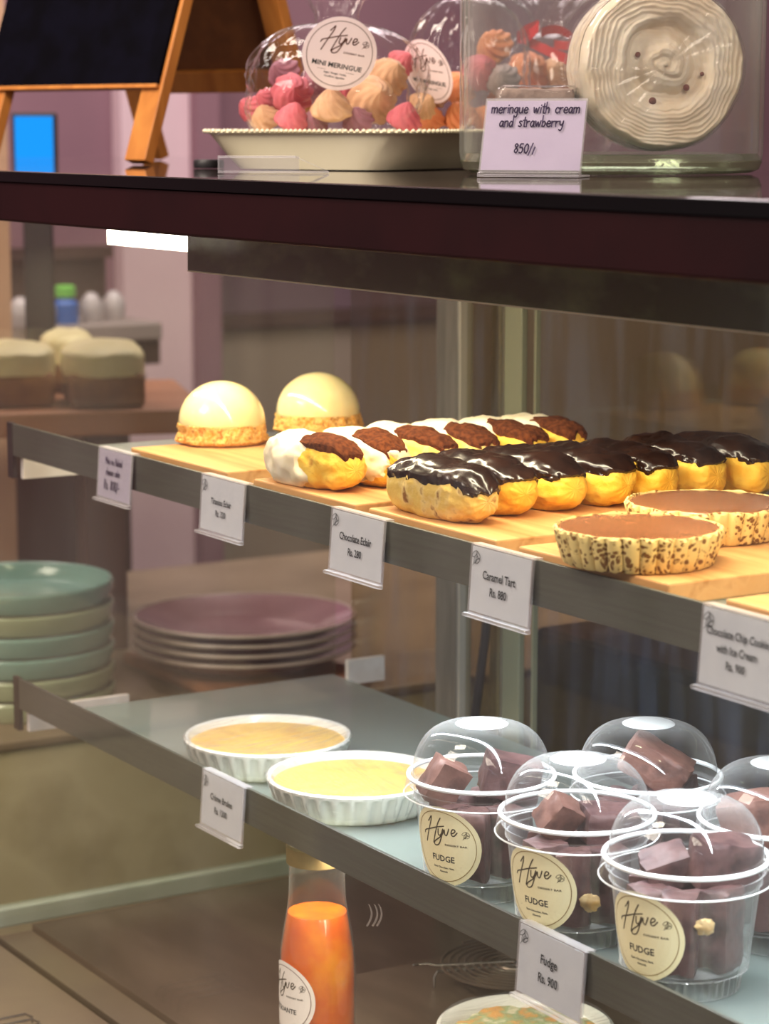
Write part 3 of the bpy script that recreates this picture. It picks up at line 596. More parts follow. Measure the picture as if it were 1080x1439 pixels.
def cup(key, c, nm, stick):
    g = 'clear cups of fudge'
    t = thing('fudge_cup', CLAB[key], 'cup', (c.x, c.y, LZT+.0004), 0, g)
    def rf(a, r, z, j): return r + (.0007*math.sin(a*44) if j in (2, 3) else 0)
    mb = MB().lathe([(0, .0146), (.0350, .0146)], 48).lathe([(.0325, .0006), (.0335, .0003), (.0340, .0006), (.0355, .0125), (.0392, .0140), (.0395, .016), (.0452, .066), (.0462, .067), (.0468, .0735), (.0492, .0745), (.0495, .0755)], 176, rf)
    mb.tube([(.0393*math.cos(a*PI/24), .0393*math.sin(a*PI/24), .0142) for a in range(48)], .0006, 5, True)
    mb.tube([(.0462*math.cos(a*PI/24), .0462*math.sin(a*PI/24), .0672) for a in range(48)], .0006, 5, True)
    mb.build('cup_body', 'cup', t)
    ld = MB().lathe([(.0528, .0690), (.0530, .0700), (.0512, .0790), (.0508, .0815), (.0475, .0822), (.0472, .0835)]+[(.0172+(.0472-.0172)*math.cos(q*PI/2/12)**.85, .0835+.0335*math.sin(q*PI/2/12)) for q in range(1, 12)]+[(.0180, .1172)], 96).build('dome_lid', 'lid', t)
    MB().lathe([(.0180, .1172), (.0165, .1180), (0, .1178)], 48).build('flat_top', 'liptop', ld)
    MB().tube([(.0500*math.cos(a*PI/40), .0500*math.sin(a*PI/40), .0818) for a in range(80)], .0016, 8, True).build('rim_bead', 'bead', ld)
    MB().tube([(.0530*math.cos(a*PI/40), .0530*math.sin(a*PI/40), .0692) for a in range(80)], .0006, 6, True).build('skirt_edge', 'bead', ld)
    if stick:
        th0 = math.atan2(CAM.y-c.y, CAM.x-c.x) + stick
        def surf(u, v, o):
            z = .0405+v*.985; r = .0395+(max(z, .0155)-.016)*.114+.0005+o; a = th0+u/.0424
            return (r*math.cos(a), r*math.sin(a), z)
        mb = MB(); sticker(mb, surf, .0285, 'FUDGE', ('Dark Chocolate, Nuts,', 'Almonds'))
        mb.build('round_sticker', ['sticker', 'gold', 'tan_ink', 'ink'], t, smooth=False)
    rnd = random.Random(ord(key)*7)
    proto = []
    for i in range(6):
        a = i*PI/3+rnd.uniform(-.1, .1)+.3; r = .0226; h = rnd.uniform(.0470, .0510)
        o = bar_mesh(.0240, .0222, h, i*3.3+ord(key), 'fudge_piece', 'fudge').build('fudge_piece', 'fudge', None, (c.x+r*math.cos(a), c.y+r*math.sin(a), LZT+.0158+h/2), rot=(0, 0, a), ang=60)
        tag(o, 'upright fudge piece low in the %s' % nm, 'fudge', 'upright fudge in the %s' % nm)
        proto.append(o)
    return t
def cup_pos(px, py): return onz(px, py, LZT+.0815)+Vector((-.001, .0055, 0))
POS = {}
for key, (px, py), nm, st, lab_ in CUPS:
    POS[key] = cup_pos(px, py)+Vector((0, .003 if key == 'B' else 0, 0)); cup(key, POS[key], nm, -.66 if lab_ else None)
# loose pieces heaped under the domes: dx (right in view), dy (away), height of centre, sizes, rotation, label
TOPS = {'A': [(.022, .004, .0735, (.040, .024, .030), (.10, .15, .5), 'fudge', 'tall rounded fudge slab under the dome of the front cup, right'), (-.012, .010, .0665, (.030, .026, .020), (.2, -.3, .2), 'fudge', 'dark fudge block left of the tall slab in the front cup')],
        'B': [(-.012, .000, .0755, (.022, .020, .026), (.5, .5, .6), 'fudge_lit', 'tilted fudge cube standing highest in the middle cup'), (.020, .006, .0690, (.036, .026, .022), (.1, .1, .3), 'fudge', 'broad fudge slab right of the tilted cube in the middle cup')],
        'C': [(-.026, -.004, .0735, (.024, .022, .030), (.2, .5, .4), 'fudge_lit', 'fudge chunk leaning on the left wall beside the creme brulee'), (.020, .004, .0755, (.040, .024, .028), (.1, .25, .2), 'fudge', 'long dark fudge chunk tilted on the right beside the brulee cup wall')],
        'D': [(.006, -.004, .0860, (.046, .024, .026), (.1, .5, -.1), 'fudge_lit', 'reddish fudge slab sloping down under the back row dome'), (.014, .010, .0660, (.04, .024, .020), (0, .1, 1), 'fudge', 'dark fudge block beneath the sloping slab in the back row')],
        'E': [(-.012, -.004, .0780, (.046, .026, .032), (.1, -.25, -.1), 'fudge_lit', 'large reddish fudge slab in the cup cut by the right edge'), (.022, .002, .0690, (.026, .026, .022), (.1, .2, .3), 'fudge', 'fudge block right of the large slab in the cup at the frame edge')]}
for key, rows in TOPS.items():
    c = POS[key]; fw = Vector((c.x-CAM.x, c.y-CAM.y, 0)).normalized(); rt = Vector((fw.y, -fw.x, 0)); yaw = math.atan2(rt.y, rt.x)
    for i, (dx, dy, z, sz, rot, mt, lab) in enumerate(rows):
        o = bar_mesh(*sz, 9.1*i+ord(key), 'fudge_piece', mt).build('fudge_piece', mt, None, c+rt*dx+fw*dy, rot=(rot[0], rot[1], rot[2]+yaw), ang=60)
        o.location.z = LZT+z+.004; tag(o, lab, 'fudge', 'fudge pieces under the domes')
def nut(c, key, dx, z, lab, s=1.0):
    cc = POS[key]; fw = Vector((cc.x-CAM.x, cc.y-CAM.y, 0)).normalized(); rt = Vector((fw.y, -fw.x, 0)); k = math.sqrt(max(0, .0385**2-dx*dx))
    p = cc+rt*dx-fw*k; mb = MB()
    mb.grid(lambda u, v: (lambda a, b: Vector((.0058*s*math.cos(a)*math.sin(b), .0030*math.sin(a)*math.sin(b), .0050*s*math.cos(b)))*(1+.35*fbm((math.cos(a)*math.sin(b), math.sin(a)*math.sin(b), math.cos(b)), 1.8, z*99)))(2*PI*u, PI*v), 20, 12, wrapu=True)
    o = mb.build('nut_piece', 'nut', None, (p.x, p.y, LZT+z), rot=(0, .3, math.atan2(rt.y, rt.x))); tag(o, lab, 'nut')
nut(None, 'B', .009, .034, 'pale nut piece against the wall of the middle fudge cup', 1.1)
nut(None, 'A', .012, .049, 'pale nut piece against the wall of the front fudge cup', 1.0)
# ================================================================== PRICE TAGS
def tag_thing(lab, pxl, pxr, py, lines, upper=True, printed=True, w=None, h=.0445, tilt=4):
    ztop = (1.0008 if upper else .7648); a = ony(pxl, py, -.002); b = ony(pxr, py, -.002)
    w = w or (b.x-a.x); t = thing('price_tag', lab, 'price tag', (a.x+w/2, -.0042, ztop), 0, 'shelf price tags'); t.rotation_euler = (math.radians(-tilt), 0, 0)
    X = Matrix.Rotation(0, 4, 'X')
    mb = MB().box((-w/2, -.0022, -h), (w/2, -.0014, 0), 0).box((-w/2, -.0012, -.0008), (w/2, .0058, .0004), 0).box((-w/2-.0015, -.0056, -h-.0030), (w/2+.0010, -.0006, -h-.0005), .0008)
    mb.box((w/2-.0012, -.0026, -h), (w/2+.0006, -.0008, 0))
    mb.build('acrylic_holder', 'acrylic', t, smooth=False)
    cw, ch = w*.95, h*.94; mb = MB().box((-cw/2-.0008, -.00135, -h+.0010), (cw/2-.0008, -.0009, -.0016), 0)
    # the card faces -Y, seen through the clear front
    def put(vf, mi):
        v, f = vf; mb.add([(x-.0008, -.00245, z-h/2) for x, z in v], f, mi)
    if printed:
        for p in leaf_icon(.0078, -cw/2+.0062, ch/2-.0072, .0004): put(p, 1)
        for s, hh_, yy, sx in lines: put(text2d(s, hh_, 0, yy, sx=sx), 1)
    else:
        for s, hh_, yy, xx in lines:
            for p in hand(s, hh_, xx, yy, hh_*.13): put(p, 1)
    mb.build('card', ['paper' if printed else 'paper_grey', 'ink' if printed else 'ink_blue'], t, smooth=False)
P = .0047
tag_thing('handwritten price tag reading mini no baked cheese cake, far left', 145, 192, 628, [('Mini no Baked', .0058, .0085, 0), ('cheese cake', .0058, -.0005, -.001), ('Rs. 800/-', .0078, -.0125, -.002)], printed=False, h=.042)
tag_thing('price tag reading Tiramisu Eclair Rs. 320', 290, 351, 667, [('Tiramisu Eclair', P, .0005, .80), ('Rs. 320', P, -.0085, .80)], h=.0435)
tag_thing('price tag reading Chocolate Eclair Rs. 280', 473, 548, 714, [('Chocolate Eclair', P*1.1, .0015, .86), ('Rs. 280', P*1.1, -.0085, .82)], h=.0445)
tag_thing('price tag reading Caramel Tart Rs. 880', 670, 757, 766, [('Caramel Tart', P*1.15, .0015, .86), ('Rs. 880', P*1.15, -.0085, .82)], h=.0445)
tag_thing('price tag reading Chocolate Chip Cookie with Ice Cream Rs. 900, cut at the right', 995, 1086, 850, [('Chocolate Chip Cookie', P, .0070, .82), ('with Ice Cream', P, -.0018, .82), ('Rs. 900', P, -.0105, .82)], w=.066, h=.046)
tag_thing('price tag reading Crème Brulee Rs. 1300 on the lower shelf', 291, 350, 1078, [('Crème Brulee', P*1.08, .0015, .86), ('Rs. 1300', P*1.08, -.0085, .82)], upper=False, h=.0445)
tag_thing('price tag reading Fudge Rs. 900 on the lower shelf', 737, 831, 1295, [('Fudge', P*1.25, .0030, .9), ('Rs. 900', P*1.25, -.0090, .84)], upper=False, h=.0465)
# ================================================================== BELOW THE LOWER SHELF
bp = dep(446, 1400, 1.86)
DZ = .5271
bo = thing('sauce_bottle', 'glass bottle of orange sauce with a round white sticker under the lower shelf', 'bottle', (bp.x, bp.y, DZ))
bz = [(0, .0005), (.024, .0005), (.0282, .004), (.0293, .012), (.0293, .098), (.0285, .116), (.0262, .132), (.0235, .146), (.0218, .158), (.0213, .172), (.0215, .184), (.0228, .186), (.0228, .192), (.0215, .193)]
MB().lathe(bz, 64).build('bottle_glass', 'glass', bo)
MB().lathe([(0, .004), (.0268, .0045), (.0283, .013), (.0283, .098), (.0275, .116), (.0250, .132), (.0226, .146), (.0224, .1462), (.0205, .1455), (0, .145)], 64).build('sauce', 'sauce', bo)
MB().lathe([(.0216, .1855), (.0235, .1856), (.0235, .1985), (.022, .200), (0, .200)], 48).build('cap', 'cork', bo)
th0 = math.atan2(CAM.y-bp.y, CAM.x-bp.x)-1.02
def sB(u, v, o): r = .0295+o; a = th0+u/.0295; return (r*math.cos(a), r*math.sin(a), .083+v)
mb = MB(); sticker(mb, sB, .0285, 'PIQUANTE', ()); mb.build('round_sticker', ['sticker_white', 'brown_ink', 'tan_ink', 'ink'], bo, smooth=False)
PZ = .5602
tp = onz(722, 1354, PZ+.016); Rv = .066
tv = thing('wire_trivet', 'round dark wire spiral trivet on the deck under the lower shelf', 'trivet', (tp.x, tp.y, PZ+.0004))
sp = [(((.010+.0565*k/230)*math.cos(k*2*PI/27), (.010+.0565*k/230)*math.sin(k*2*PI/27), .016)) for k in range(231)]
MB().tube(sp, .0013, 6).build('spiral', 'wire', tv)
for a in (.2, 2.3, 4.4):
    MB().tube([(0, 0, .0142), (Rv*.6*math.cos(a), Rv*.6*math.sin(a), .0142), (Rv*math.cos(a), Rv*math.sin(a), .0142), (Rv*1.04*math.cos(a), Rv*1.04*math.sin(a), .010), (Rv*1.04*math.cos(a), Rv*1.04*math.sin(a), .0012)], .0012, 6).build('foot', 'chrome', tv)
a = math.atan2(-RT.y, -RT.x)+.15
MB().tube([(0, 0, .0175), (Rv*math.cos(a), Rv*math.sin(a), .0175), (Rv*1.12*math.cos(a), Rv*1.12*math.sin(a), .0195), (Rv*1.22*math.cos(a), Rv*1.22*math.sin(a), .019), (Rv*1.3*math.cos(a+.05), Rv*1.3*math.sin(a+.05), .0205)], .0009, 6).build('handle', 'chrome', tv)
dp = onz(738, 1442, PZ+.036)
ds = thing('gratin_dish', 'white round dish of baked food at the bottom edge of the picture', 'dish', (dp.x, dp.y, PZ+.0003))
MB().lathe([(0, 0), (.048, 0), (.052, .002), (.061, .024), (.066, .034), (.067, .036), (.064, .0375), (.058, .034), (.055, .028), (0, .027)], 96).build('dish', 'porcelain', ds)
MB().grid(lambda u, v: (.0565*v*math.cos(2*PI*u), .0565*v*math.sin(2*PI*u), .0300+.0030*fbm((.0565*v*math.cos(2*PI*u), .0565*v*math.sin(2*PI*u), 0), 60, 5)), 60, 14, wrapu=True).build('filling', 'food', ds)
MB().grid(lambda u, v: ((.066*v)*math.cos(2*PI*u), .066*v*math.sin(2*PI*u), .0385-.003*(1-v**3)+.0005*math.sin(14*PI*u+9*v)*v), 60, 12, wrapu=True).build('cling_film', 'film', ds)
wr_p = onz(38, 1452, .521+.012)
wk = thing('wire_rack', 'bright wire rack lying in the trough at the bottom left corner', 'rack', (wr_p.x, wr_p.y, .5213))
for i in range(4): MB().tube([(-.045+.014*i, -.035, .010), (-.045+.014*i, .018, .010), (-.045+.014*i, .024, .006), (-.045+.014*i, .024, .0012)], .0011, 6).build('rod', 'chrome', wk)
MB().tube([(-.048, -.02, .0115), (.0, -.02, .0115)], .0012, 6).tube([(-.048, -.034, .0085), (.0, -.034, .0085)], .0012, 6).build('cross_rod', 'chrome', wk)
# ================================================================== ON TOP OF THE CASE
def frame_xy(p, px=None):
    fw = Vector((p.x-CAM.x, p.y-CAM.y, 0)).normalized(); return fw, Vector((fw.y, -fw.x, 0))
# ---- A-frame chalkboard
foot = onz(203, 232, ZT); th = math.radians(42)
Wv = RT*math.cos(th)-FH*math.sin(th); Sv = RT*math.sin(th)+FH*math.cos(th); ew, es, eh = .255, .243, .345
apex = foot - Wv*(ew/2) + Sv*(es/2)
ea = thing('chalkboard_easel', 'wooden A frame chalkboard standing at the left end of the dark glass top', 'chalkboard', (apex.x, apex.y, ZT+.0005))
def panel(sgn, pre):
    up = (-Sv*sgn*0 + Sv*(es/2)*sgn + UZ*eh).normalized(); out = -Sv*sgn; nrm = (out - up*out.dot(up)).normalized()
    base = -Sv*(es/2)*sgn; L = math.hypot(es/2, eh)-.012
    X = Matrix.Translation(base+UZ*.004) @ Matrix((Wv, nrm, up)).transposed().to_4x4()   # x along the width, y outward, z up the panel
    for s in (-1, 1): MB().box((s*ew/2-(.028 if s > 0 else 0), -.012, 0), (s*ew/2+(0 if s > 0 else .028), 0, L), .0008, 0, X).build('stile', 'easel_wood', ea, smooth=False)
    MB().box((-ew/2+.028, -.011, .072), (ew/2-.028, -.001, .094), .0008, 0, X).build('rail', 'easel_wood', ea, smooth=False)
    if sgn > 0:
        MB().box((-ew/2, .0002, .073), (ew/2-.004, .004, L-.02), .0005, 0, X).build('chalk_panel', 'chalk', ea, smooth=False)
        MB().box((-ew/2, .0002, .069), (ew/2-.0035, .0048, .0728), .0004, 0, X).build('panel_lip', 'easel_wood', ea, smooth=False)
    else:
        MB().box((-ew/2+.004, .0002, .078), (ew/2-.004, .004, L-.02), .0005, 0, X).build('back_panel', 'hardboard', ea, smooth=False)
panel(1, 'front'); panel(-1, 'rear')
# ---- ivory tray with a beaded rim
tc_ = onz(541, 241, ZT); u1 = -RT*.866+FH*.5; u2 = RT*.5+FH*.866
ty = thing('serving_tray', 'ivory tray with a beaded rim carrying the bags of mini meringues', 'tray', (tc_.x, tc_.y, ZT+.0003), math.atan2(u2.y, u2.x))
LX, LY, TF = .195, .150, .0240   # along u2, along u1
def rr_pt(ang_, ex, ey, rad):
    a = ang_*2*PI; x, y = math.cos(a), math.sin(a); k = (abs(x)**7+abs(y)**7)**(-1/7); return (LX/2+ex*x*k, LY/2+ey*y*k)
def ring(ex, ey, z): return [(*rr_pt(i/120, LX/2+ex, LY/2+ey, 0), z) for i in range(120)]
prof = [(-.012, -.012, 0), (.000, .000, .0006), (.004, .012, .012), (.010, .026, .0285), (.014, .030, .0300), (.013, .029, .0312), (.007, .022, .0300), (-.004, .006, TF), (-.03, -.03, TF)]
mb = MB(); rows = [ring(*q) for q in prof]
mb.grid(lambda u, v: rows[min(int(round(v*8)), 8)][int(round(u*120)) % 120], 120, 8, wrapu=True)
mb.add(rows[0], [tuple(range(120))[::-1]]); mb.add(rows[-1], [tuple(range(120))])
mb.build('tray_body', 'melamine', ty)
mb = MB(); 
for i in range(150):
    x, y = rr_pt(i/150, LX/2+.0135, LY/2+.0295, 0); mb.lathe([(0, -.0020), (.0015, -.0012), (.0021, 0), (.0015, .0012), (0, .0020)], 8, None, 0, Matrix.Translation((x, y, .0312)))
mb.build('beaded_rim', 'melamine', ty)
FLOOR = ZT+TF+.0006
# ---- meringue kisses
def kiss_mesh(sd, R):
    nr = 9
    def fn(u, v):
        a = 2*PI*u; z = v; r = (math.sin(min(1, (1-v)*1.0)*PI/2)**.75)*(1-.12*v) if v > .25 else .93*(v/.25)**.45*.97
        ri = 1+.07*math.cos(nr*(a+1.9*v))*min(1, v*4)*min(1, (1-v)*5+.2)
        rr = R*r*ri+.0006*fbm((math.cos(a), math.sin(a), v*2), 2.5, sd); return (rr*math.cos(a), rr*math.sin(a), R*1.5*z-R*.7)
    return MB().grid(fn, 72, 22, wrapu=True)
def kiss(px, py, d, rpx, mt, lab, grp, tip=(0, -1, .6), sd=0, zmin=None):
    R = rpx*d/FPX*1.12; p = dep(px, py, d); fw, rt = frame_xy(p)
    ax = (rt*tip[0]+fw*tip[1]+UZ*tip[2]).normalized(); q = ax.to_track_quat('Z', 'Y')
    if zmin: p.z = max(p.z, zmin+R*.93)
    o = kiss_mesh(sd, R).build('mini_meringue', mt, None, p, ang=180); o.rotation_mode = 'QUATERNION'; o.rotation_quaternion = q
    return tag(o, lab, 'meringue', grp)
g1 = 'mini meringues in the front bag'
K1 = [(349, 150, 2.00, 19, 'pink', 'small pink mini meringue at the far left edge of the front bag', (-.6, -.6, .4)), (442, 170, 1.95, 20, 'mauve', 'mauve mini meringue low under the sticker of the front bag', (.1, -.6, .7)), (596, 146, 1.985, 21, 'beige', 'beige mini meringue at the right end of the front bag', (.5, -.6, .5)), (519, 96, 2.01, 23, 'pink', 'pink mini meringue beside the right edge of the big sticker', (.2, -.8, .5)), (372, 163, 1.975, 22, 'beige', 'beige mini meringue lowest at the left end of the front bag', (-.3, -.6, .7)), (374, 141, 2.00, 23, 'pink', 'dusty pink mini meringue at the left end of the front bag', (-.5, -.7, .4)), (411, 130, 1.965, 29, 'pink', 'bright pink ridged mini meringue left of the big sticker', (.1, -1, .25)),
      (412, 164, 1.945, 25, 'pink', 'pink mini meringue lying low in front of the ridged pink one', (.2, -.5, .8)), (466, 147, 1.935, 30, 'beige', 'smooth beige mini meringue right below the big sticker', (0, -.4, 1)), (526, 138, 1.962, 35, 'beige', 'large ridged beige mini meringue right of the big sticker', (.3, -1, .3)),
      (502, 170, 1.945, 22, 'mauve', 'mauve mini meringue low under the large ridged beige one', (-.2, -.7, .8)), (569, 166, 1.945, 25, 'pink', 'pink mini meringue at the low right corner of the front bag', (.2, -.4, .8)), (396, 101, 2.00, 24, 'mauve', 'mauve mini meringue high behind the left edge of the big sticker', (-.5, -.8, .4)),
      (487, 119, 1.985, 25, 'pink', 'pale pink mini meringue peeping out below the big sticker', (.2, -.8, .5)), (549, 104, 1.985, 29, 'beige', 'beige mini meringue high at the right of the big sticker', (.4, -.8, .5)), (566, 86, 2.015, 20, 'pink', 'pink mini meringue topmost at the right of the front bag', (.6, -.6, .5)), (440, 118, 2.005, 24, 'mauve', 'mauve mini meringue half hidden behind the big sticker', (0, -1, .3))]
for i, (px, py, d, r, mt, lab, tip) in enumerate(K1): kiss(px, py, d+.055, r, mt, lab, g1, tip, i*2.3, FLOOR+.004)
g2 = 'mini meringues in the rear bag'
K2 = [(612, 126, 2.03, 24, 'beige', 'beige mini meringue beside the tilted sticker in the rear bag', (.5, -.7, .4)), (604, 163, 2.02, 22, 'orange', 'peach mini meringue low at the left of the rear bag', (.1, -.6, .7)), (645, 160, 2.02, 24, 'orange', 'peach mini meringue low in the middle of the rear bag', (-.3, -.6, .7)), (683, 164, 2.04, 22, 'orange', 'peach mini meringue low at the right of the rear bag', (.3, -.6, .7)),
      (676, 99, 2.05, 27, 'pink', 'coral mini meringue inside the rear bag seen through the jar wall', (.2, -.9, .4)), (706, 110, 2.04, 24, 'grey', 'grey mini meringue in the rear bag seen through the jar', (-.2, -.9, .4)), (692, 62, 2.07, 27, 'orange', 'peach mini meringue topmost in the rear bag', (-.4, -.8, .5)), (645, 120, 2.06, 26, 'orange', 'orange mini meringue right of the tilted sticker', (.2, -.8, .5)), (708, 138, 2.07, 22, 'orange', 'peach mini meringue behind the brown slice in the jar', (.2, -.8, .5))]
for i, (px, py, d, r, mt, lab, tip) in enumerate(K2): kiss(px, py, 2.115+(d-2.05)*.8, r, mt, lab, g2, tip, 40+i*1.9, FLOOR+.004)
g3 = 'mini meringues in the ribboned bag'
K3 = [(742, 98, 2.14, 30, 'orange', 'peach mini meringue under the red ribbon at the left', (.1, -1, .4)), (782, 104, 2.15, 29, 'beige', 'pale beige mini meringue under the red ribbon at the right', (-.2, -1, .4)), (750, 142, 2.13, 28, 'orange', 'peach mini meringue low in the ribboned bag at the left', (.2, -.8, .6)), (796, 148, 2.14, 27, 'orange', 'peach mini meringue low in the ribboned bag at the right', (.1, -.8, .6))]
for i, (px, py, d, r, mt, lab, tip) in enumerate(K3): kiss(px, py, d+.135, r, mt, lab, g3, tip, 80+i*1.9, ZT+.0045)
# ---- cellophane bags
def bag(lab, px, d, zb, hw, hd, h, sd, rz=0, neck=.6):
    p = dep(px, 178, d); fw, rt = frame_xy(p)
    t = thing('meringue_bag', lab, 'bag', (p.x, p.y, zb), math.atan2(rt.y, rt.x)+rz)
    def fn(u, v):
        a = 2*PI*u; c, s = math.cos(a), math.sin(a); k = (abs(c)**2.6+abs(s)**2.6)**(-1/2.6)
        if v < .62: q = v/.62; r = (.78+.22*math.sin(q*PI))*(1 if q < .5 else (1-.75*((q-.5)/.5)**2.2)); z = h*.80*(1-math.cos(q*PI))/2
        else: q = (v-.62)/.38; r = .24+neck*q*q*.6+.05*math.sin(11*a)*q; z = h*(.80+.34*q)
        n = 1.02+.10*fbm((c*1.5, s*1.5, v*3), 1.3, sd)-.10*abs(fbm((c*1.5, s*1.5, v*3), 2.2, sd+3))-.03*abs(fbm((c*1.5, s*1.5, v*3), 6, sd))
        return (hw*c*k*r*n, hd*s*k*r*n, z)
    MB().grid(fn, 140, 70, wrapu=True).build('cellophane', 'bag', t, ang=180)
    return t
def stick_on(t, px, py, d, R, rot, yaw, pitch, name, lines):
    p = dep(px, py, d); fw, rt = frame_xy(p); A = Matrix.Rotation(yaw, 3, 'Z'); r2 = A @ rt; n0 = A @ (-fw); up = (UZ*math.cos(pitch)-n0*math.sin(pitch)).normalized(); n = r2.cross(up)
    if n.dot(n0) < 0: n = -n
    q = p-Vector(t.location); X = Matrix.Rotation(-t.rotation_euler.z, 4, 'Z')
    def sf(u, v, o): return X @ (q+r2*u+up*v+n*(o*1.5-.10*(u*u+v*v)/R*.35))
    mb = MB(); sticker(mb, sf, R, name, lines, rot=rot); mb.build('round_sticker', ['sticker_pink', 'brown_ink', 'brown_ink', 'ink'], t, smooth=False)
bg1 = bag('clear bag of mini meringues with a large round sticker, in the tray', 472, 2.020, FLOOR+.0008, .0735, .047, .118, 3.0)
stick_on(bg1, 477, 76, 1.955, .0306, -.19, math.radians(8), math.radians(-18), 'MINI MERINGUE', ('Sugar, Vinegar, Vanilla,', 'Cornflour, Eggwhite'))
bg2 = bag('clear bag of mini meringues with a tilted sticker, behind the first bag', 657, 2.135, FLOOR+.0022, .054, .048, .150, 8.0)
stick_on(bg2, 600, 101, 2.07, .0290, -.16, math.radians(-48), math.radians(-22), 'MINI MERINGUE', ('Sugar, Vinegar, Vanilla,',))
bg3 = bag('clear bag of mini meringues tied with a red ribbon, behind the jar', 770, 2.275, ZT+.0006, .062, .060, .152, 15.0, neck=1.6)
def band(pts, w, t=.0006):
    P_ = [Vector(p) for p in pts]; mb = MB(); n = len(P_)
    v = []
    for p in P_:
        for s, o in ((-1, -1), (1, -1), (1, 1), (-1, 1)): v.append(p+Vector((0, 0, w/2*s))+Vector((0, t*o, 0)))
    f = [(4*i+k, 4*i+(k+1) % 4, 4*i+4+(k+1) % 4, 4*i+4+k) for i in range(n-1) for k in range(4)]+[(3, 2, 1, 0), (4*n-4, 4*n-3, 4*n-2, 4*n-1)]
    return mb.add(v, f)
def rb(px, py, dd=0):
    p = dep(px, py, 2.215+dd)-Vector(bg3.location); return Matrix.Rotation(-bg3.rotation_euler.z, 3, 'Z') @ p
mb = MB()
for line, w in (([(798, 84), (775, 74), (750, 62), (728, 52)], .0095), ([(726, 54), (738, 44), (756, 36)], .011), ([(757, 36), (748, 46), (735, 56)], .010), ([(760, 46), (772, 42), (788, 43), (806, 54)], .008), ([(806, 54), (800, 64), (778, 62)], .008)):
    b = band([rb(x, y, .002*i) for i, (x, y) in enumerate(smooth_line(line, 4))], w); mb.add(b.v, b.f)
mb.build('ribbon', 'red', bg3)
MB().tube([rb(592, 66, -.02), rb(588, 60, -.02), rb(586, 66, -.02)], .0035, 8)
# ---- glass jar with the wrapped meringue roll
jp = dep(857, 240, 1.845); JR = .1150
jar = thing('glass_jar', 'large clear glass jar with a thick base holding the meringue roll', 'jar', (jp.x, jp.y, ZT+.0003))
MB().lathe([(JR-.0035, .0155), (JR-.0032, .24), (JR-.001, .242), (JR, .24), (JR, .016), (JR-.001, .010)], 128).build('jar_wall', 'jarglass', jar)
MB().lathe([(0, .0015), (JR*.72, .0010), (JR*.93, .0008), (JR-.003, .003), (JR-.0004, .009), (JR-.0042, .0150), (JR*.86, .0140), (0, .0140)], 128).build('jar_base', 'jarbase', jar)
JF = ZT+.0152
rp = dep(918, 103, 1.825); fw, rt = frame_xy(rp); RR = .0625; RTK = .058; rp.z = JF+RR+.0022
nrm = (-fw*math.cos(math.radians(17))+rt*math.sin(math.radians(17))).normalized(); xr = UZ.cross(nrm).normalized()
ro = thing('meringue_roll', 'thick cream meringue roll standing on edge in the glass jar, film wrapped', 'cake', (rp.x, rp.y, rp.z))
ro.rotation_mode = 'QUATERNION'; ro.rotation_quaternion = Matrix((xr, UZ, nrm)).transposed().to_quaternion()
def roll_face(u, v):
    a = 2*PI*u; r = v; k = 1+.035*fbm((math.cos(a), math.sin(a), 0), 1.3, 3)
    if v > .93: zz = RTK/2-.010*((v-.93)/.07)**2
    else: zz = RTK/2
    x_, y_ = r*math.cos(a), r*math.sin(a); wr_ = .16*fbm((x_, y_, .3), 1.6, 9)*(1-r*.5); rw = r+wr_
    inner = max(0, min(1, (.80-r)*4)); sw = rw*5.2 - a/(2*PI)
    fold = abs(math.sin(PI*sw))**.7
    def sst(x): x = max(0, min(1, x)); return x*x*(3-2*x)
    ring_ = (.0032*(fold-.6)*inner*(.55+.6*fbm((x_, y_, 2), 2.1, 5)) + .0006*math.sin(2*PI*(rw*19-a/PI))*(1-inner*.7))*min(1, max(0, (1-r)*14))
    ra = math.hypot(x_-.04, y_-.03)+.5*wr_
    hollow = -.0095*sst((.58-ra)/.16) + .0105*sst((.46-ra)/.34) - .006*math.exp(-((x_+.30)**2+(y_+.22)**2)/.012)
    zz += ring_+hollow+.0016*fbm((r*math.cos(a), r*math.sin(a), 1), 3.2, 2)
    return (RR*r*k*math.cos(a), RR*r*k*math.sin(a), zz)
def roll_side(u, v):
    a = 2*PI*u; k = 1+.035*fbm((math.cos(a), math.sin(a), 0), 1.3, 3); z = (RTK/2-.010)-v*(RTK-.016)
    r = RR*k*(1+.012*math.sin(v*34+1.5*math.sin(3*a))*.6-.10*max(0, v-.85)/.15); return (r*math.cos(a), r*math.sin(a), z)
def roll_back(u, v):
    a = 2*PI*u; k = 1+.035*fbm((math.cos(a), math.sin(a), 0), 1.3, 3); return (RR*.90*k*(1-v)*math.cos(a), RR*.90*k*(1-v)*math.sin(a), -RTK/2+.006)
MB().grid(roll_face, 160, 90, wrapu=True).grid(roll_side, 160, 20, wrapu=True).grid(roll_back, 160, 3, wrapu=True).build('meringue_spiral', 'meringue', ro, ang=180)
mb = MB()
for x, y, s in ((-.020, .008, .0022), (.018, -.016, .0026), (-.008, -.026, .0030), (.030, -.006, .0018)):
    mb.lathe([(0, -s*.4), (s, -s*.1), (s*.7, s*.3), (0, s*.5)], 10, None, 0, Matrix.Translation((x, y, RTK/2-.004)))
mb.build('strawberry_bit', 'berry', ro)
def roll_film(u, v):
    a = 2*PI*u; k = 1+.035*fbm((math.cos(a), math.sin(a), 0), 1.3, 3)
    w = .0008*math.sin(23*a+5*v)+.0008*fbm((math.cos(a)*2, math.sin(a)*2, v*5), 2.4, 7)
    if v < .5: r = RR*k*1.012*min(1, v/.47); z = RTK/2+.0035-.012*max(0, v-.44)/.06+w*.6
    else: r = RR*k*1.012+max(-.0004, w*.7); z = RTK/2-.0085-(v-.5)/.5*(RTK-.016)
    return (r*math.cos(a), r*math.sin(a), z)
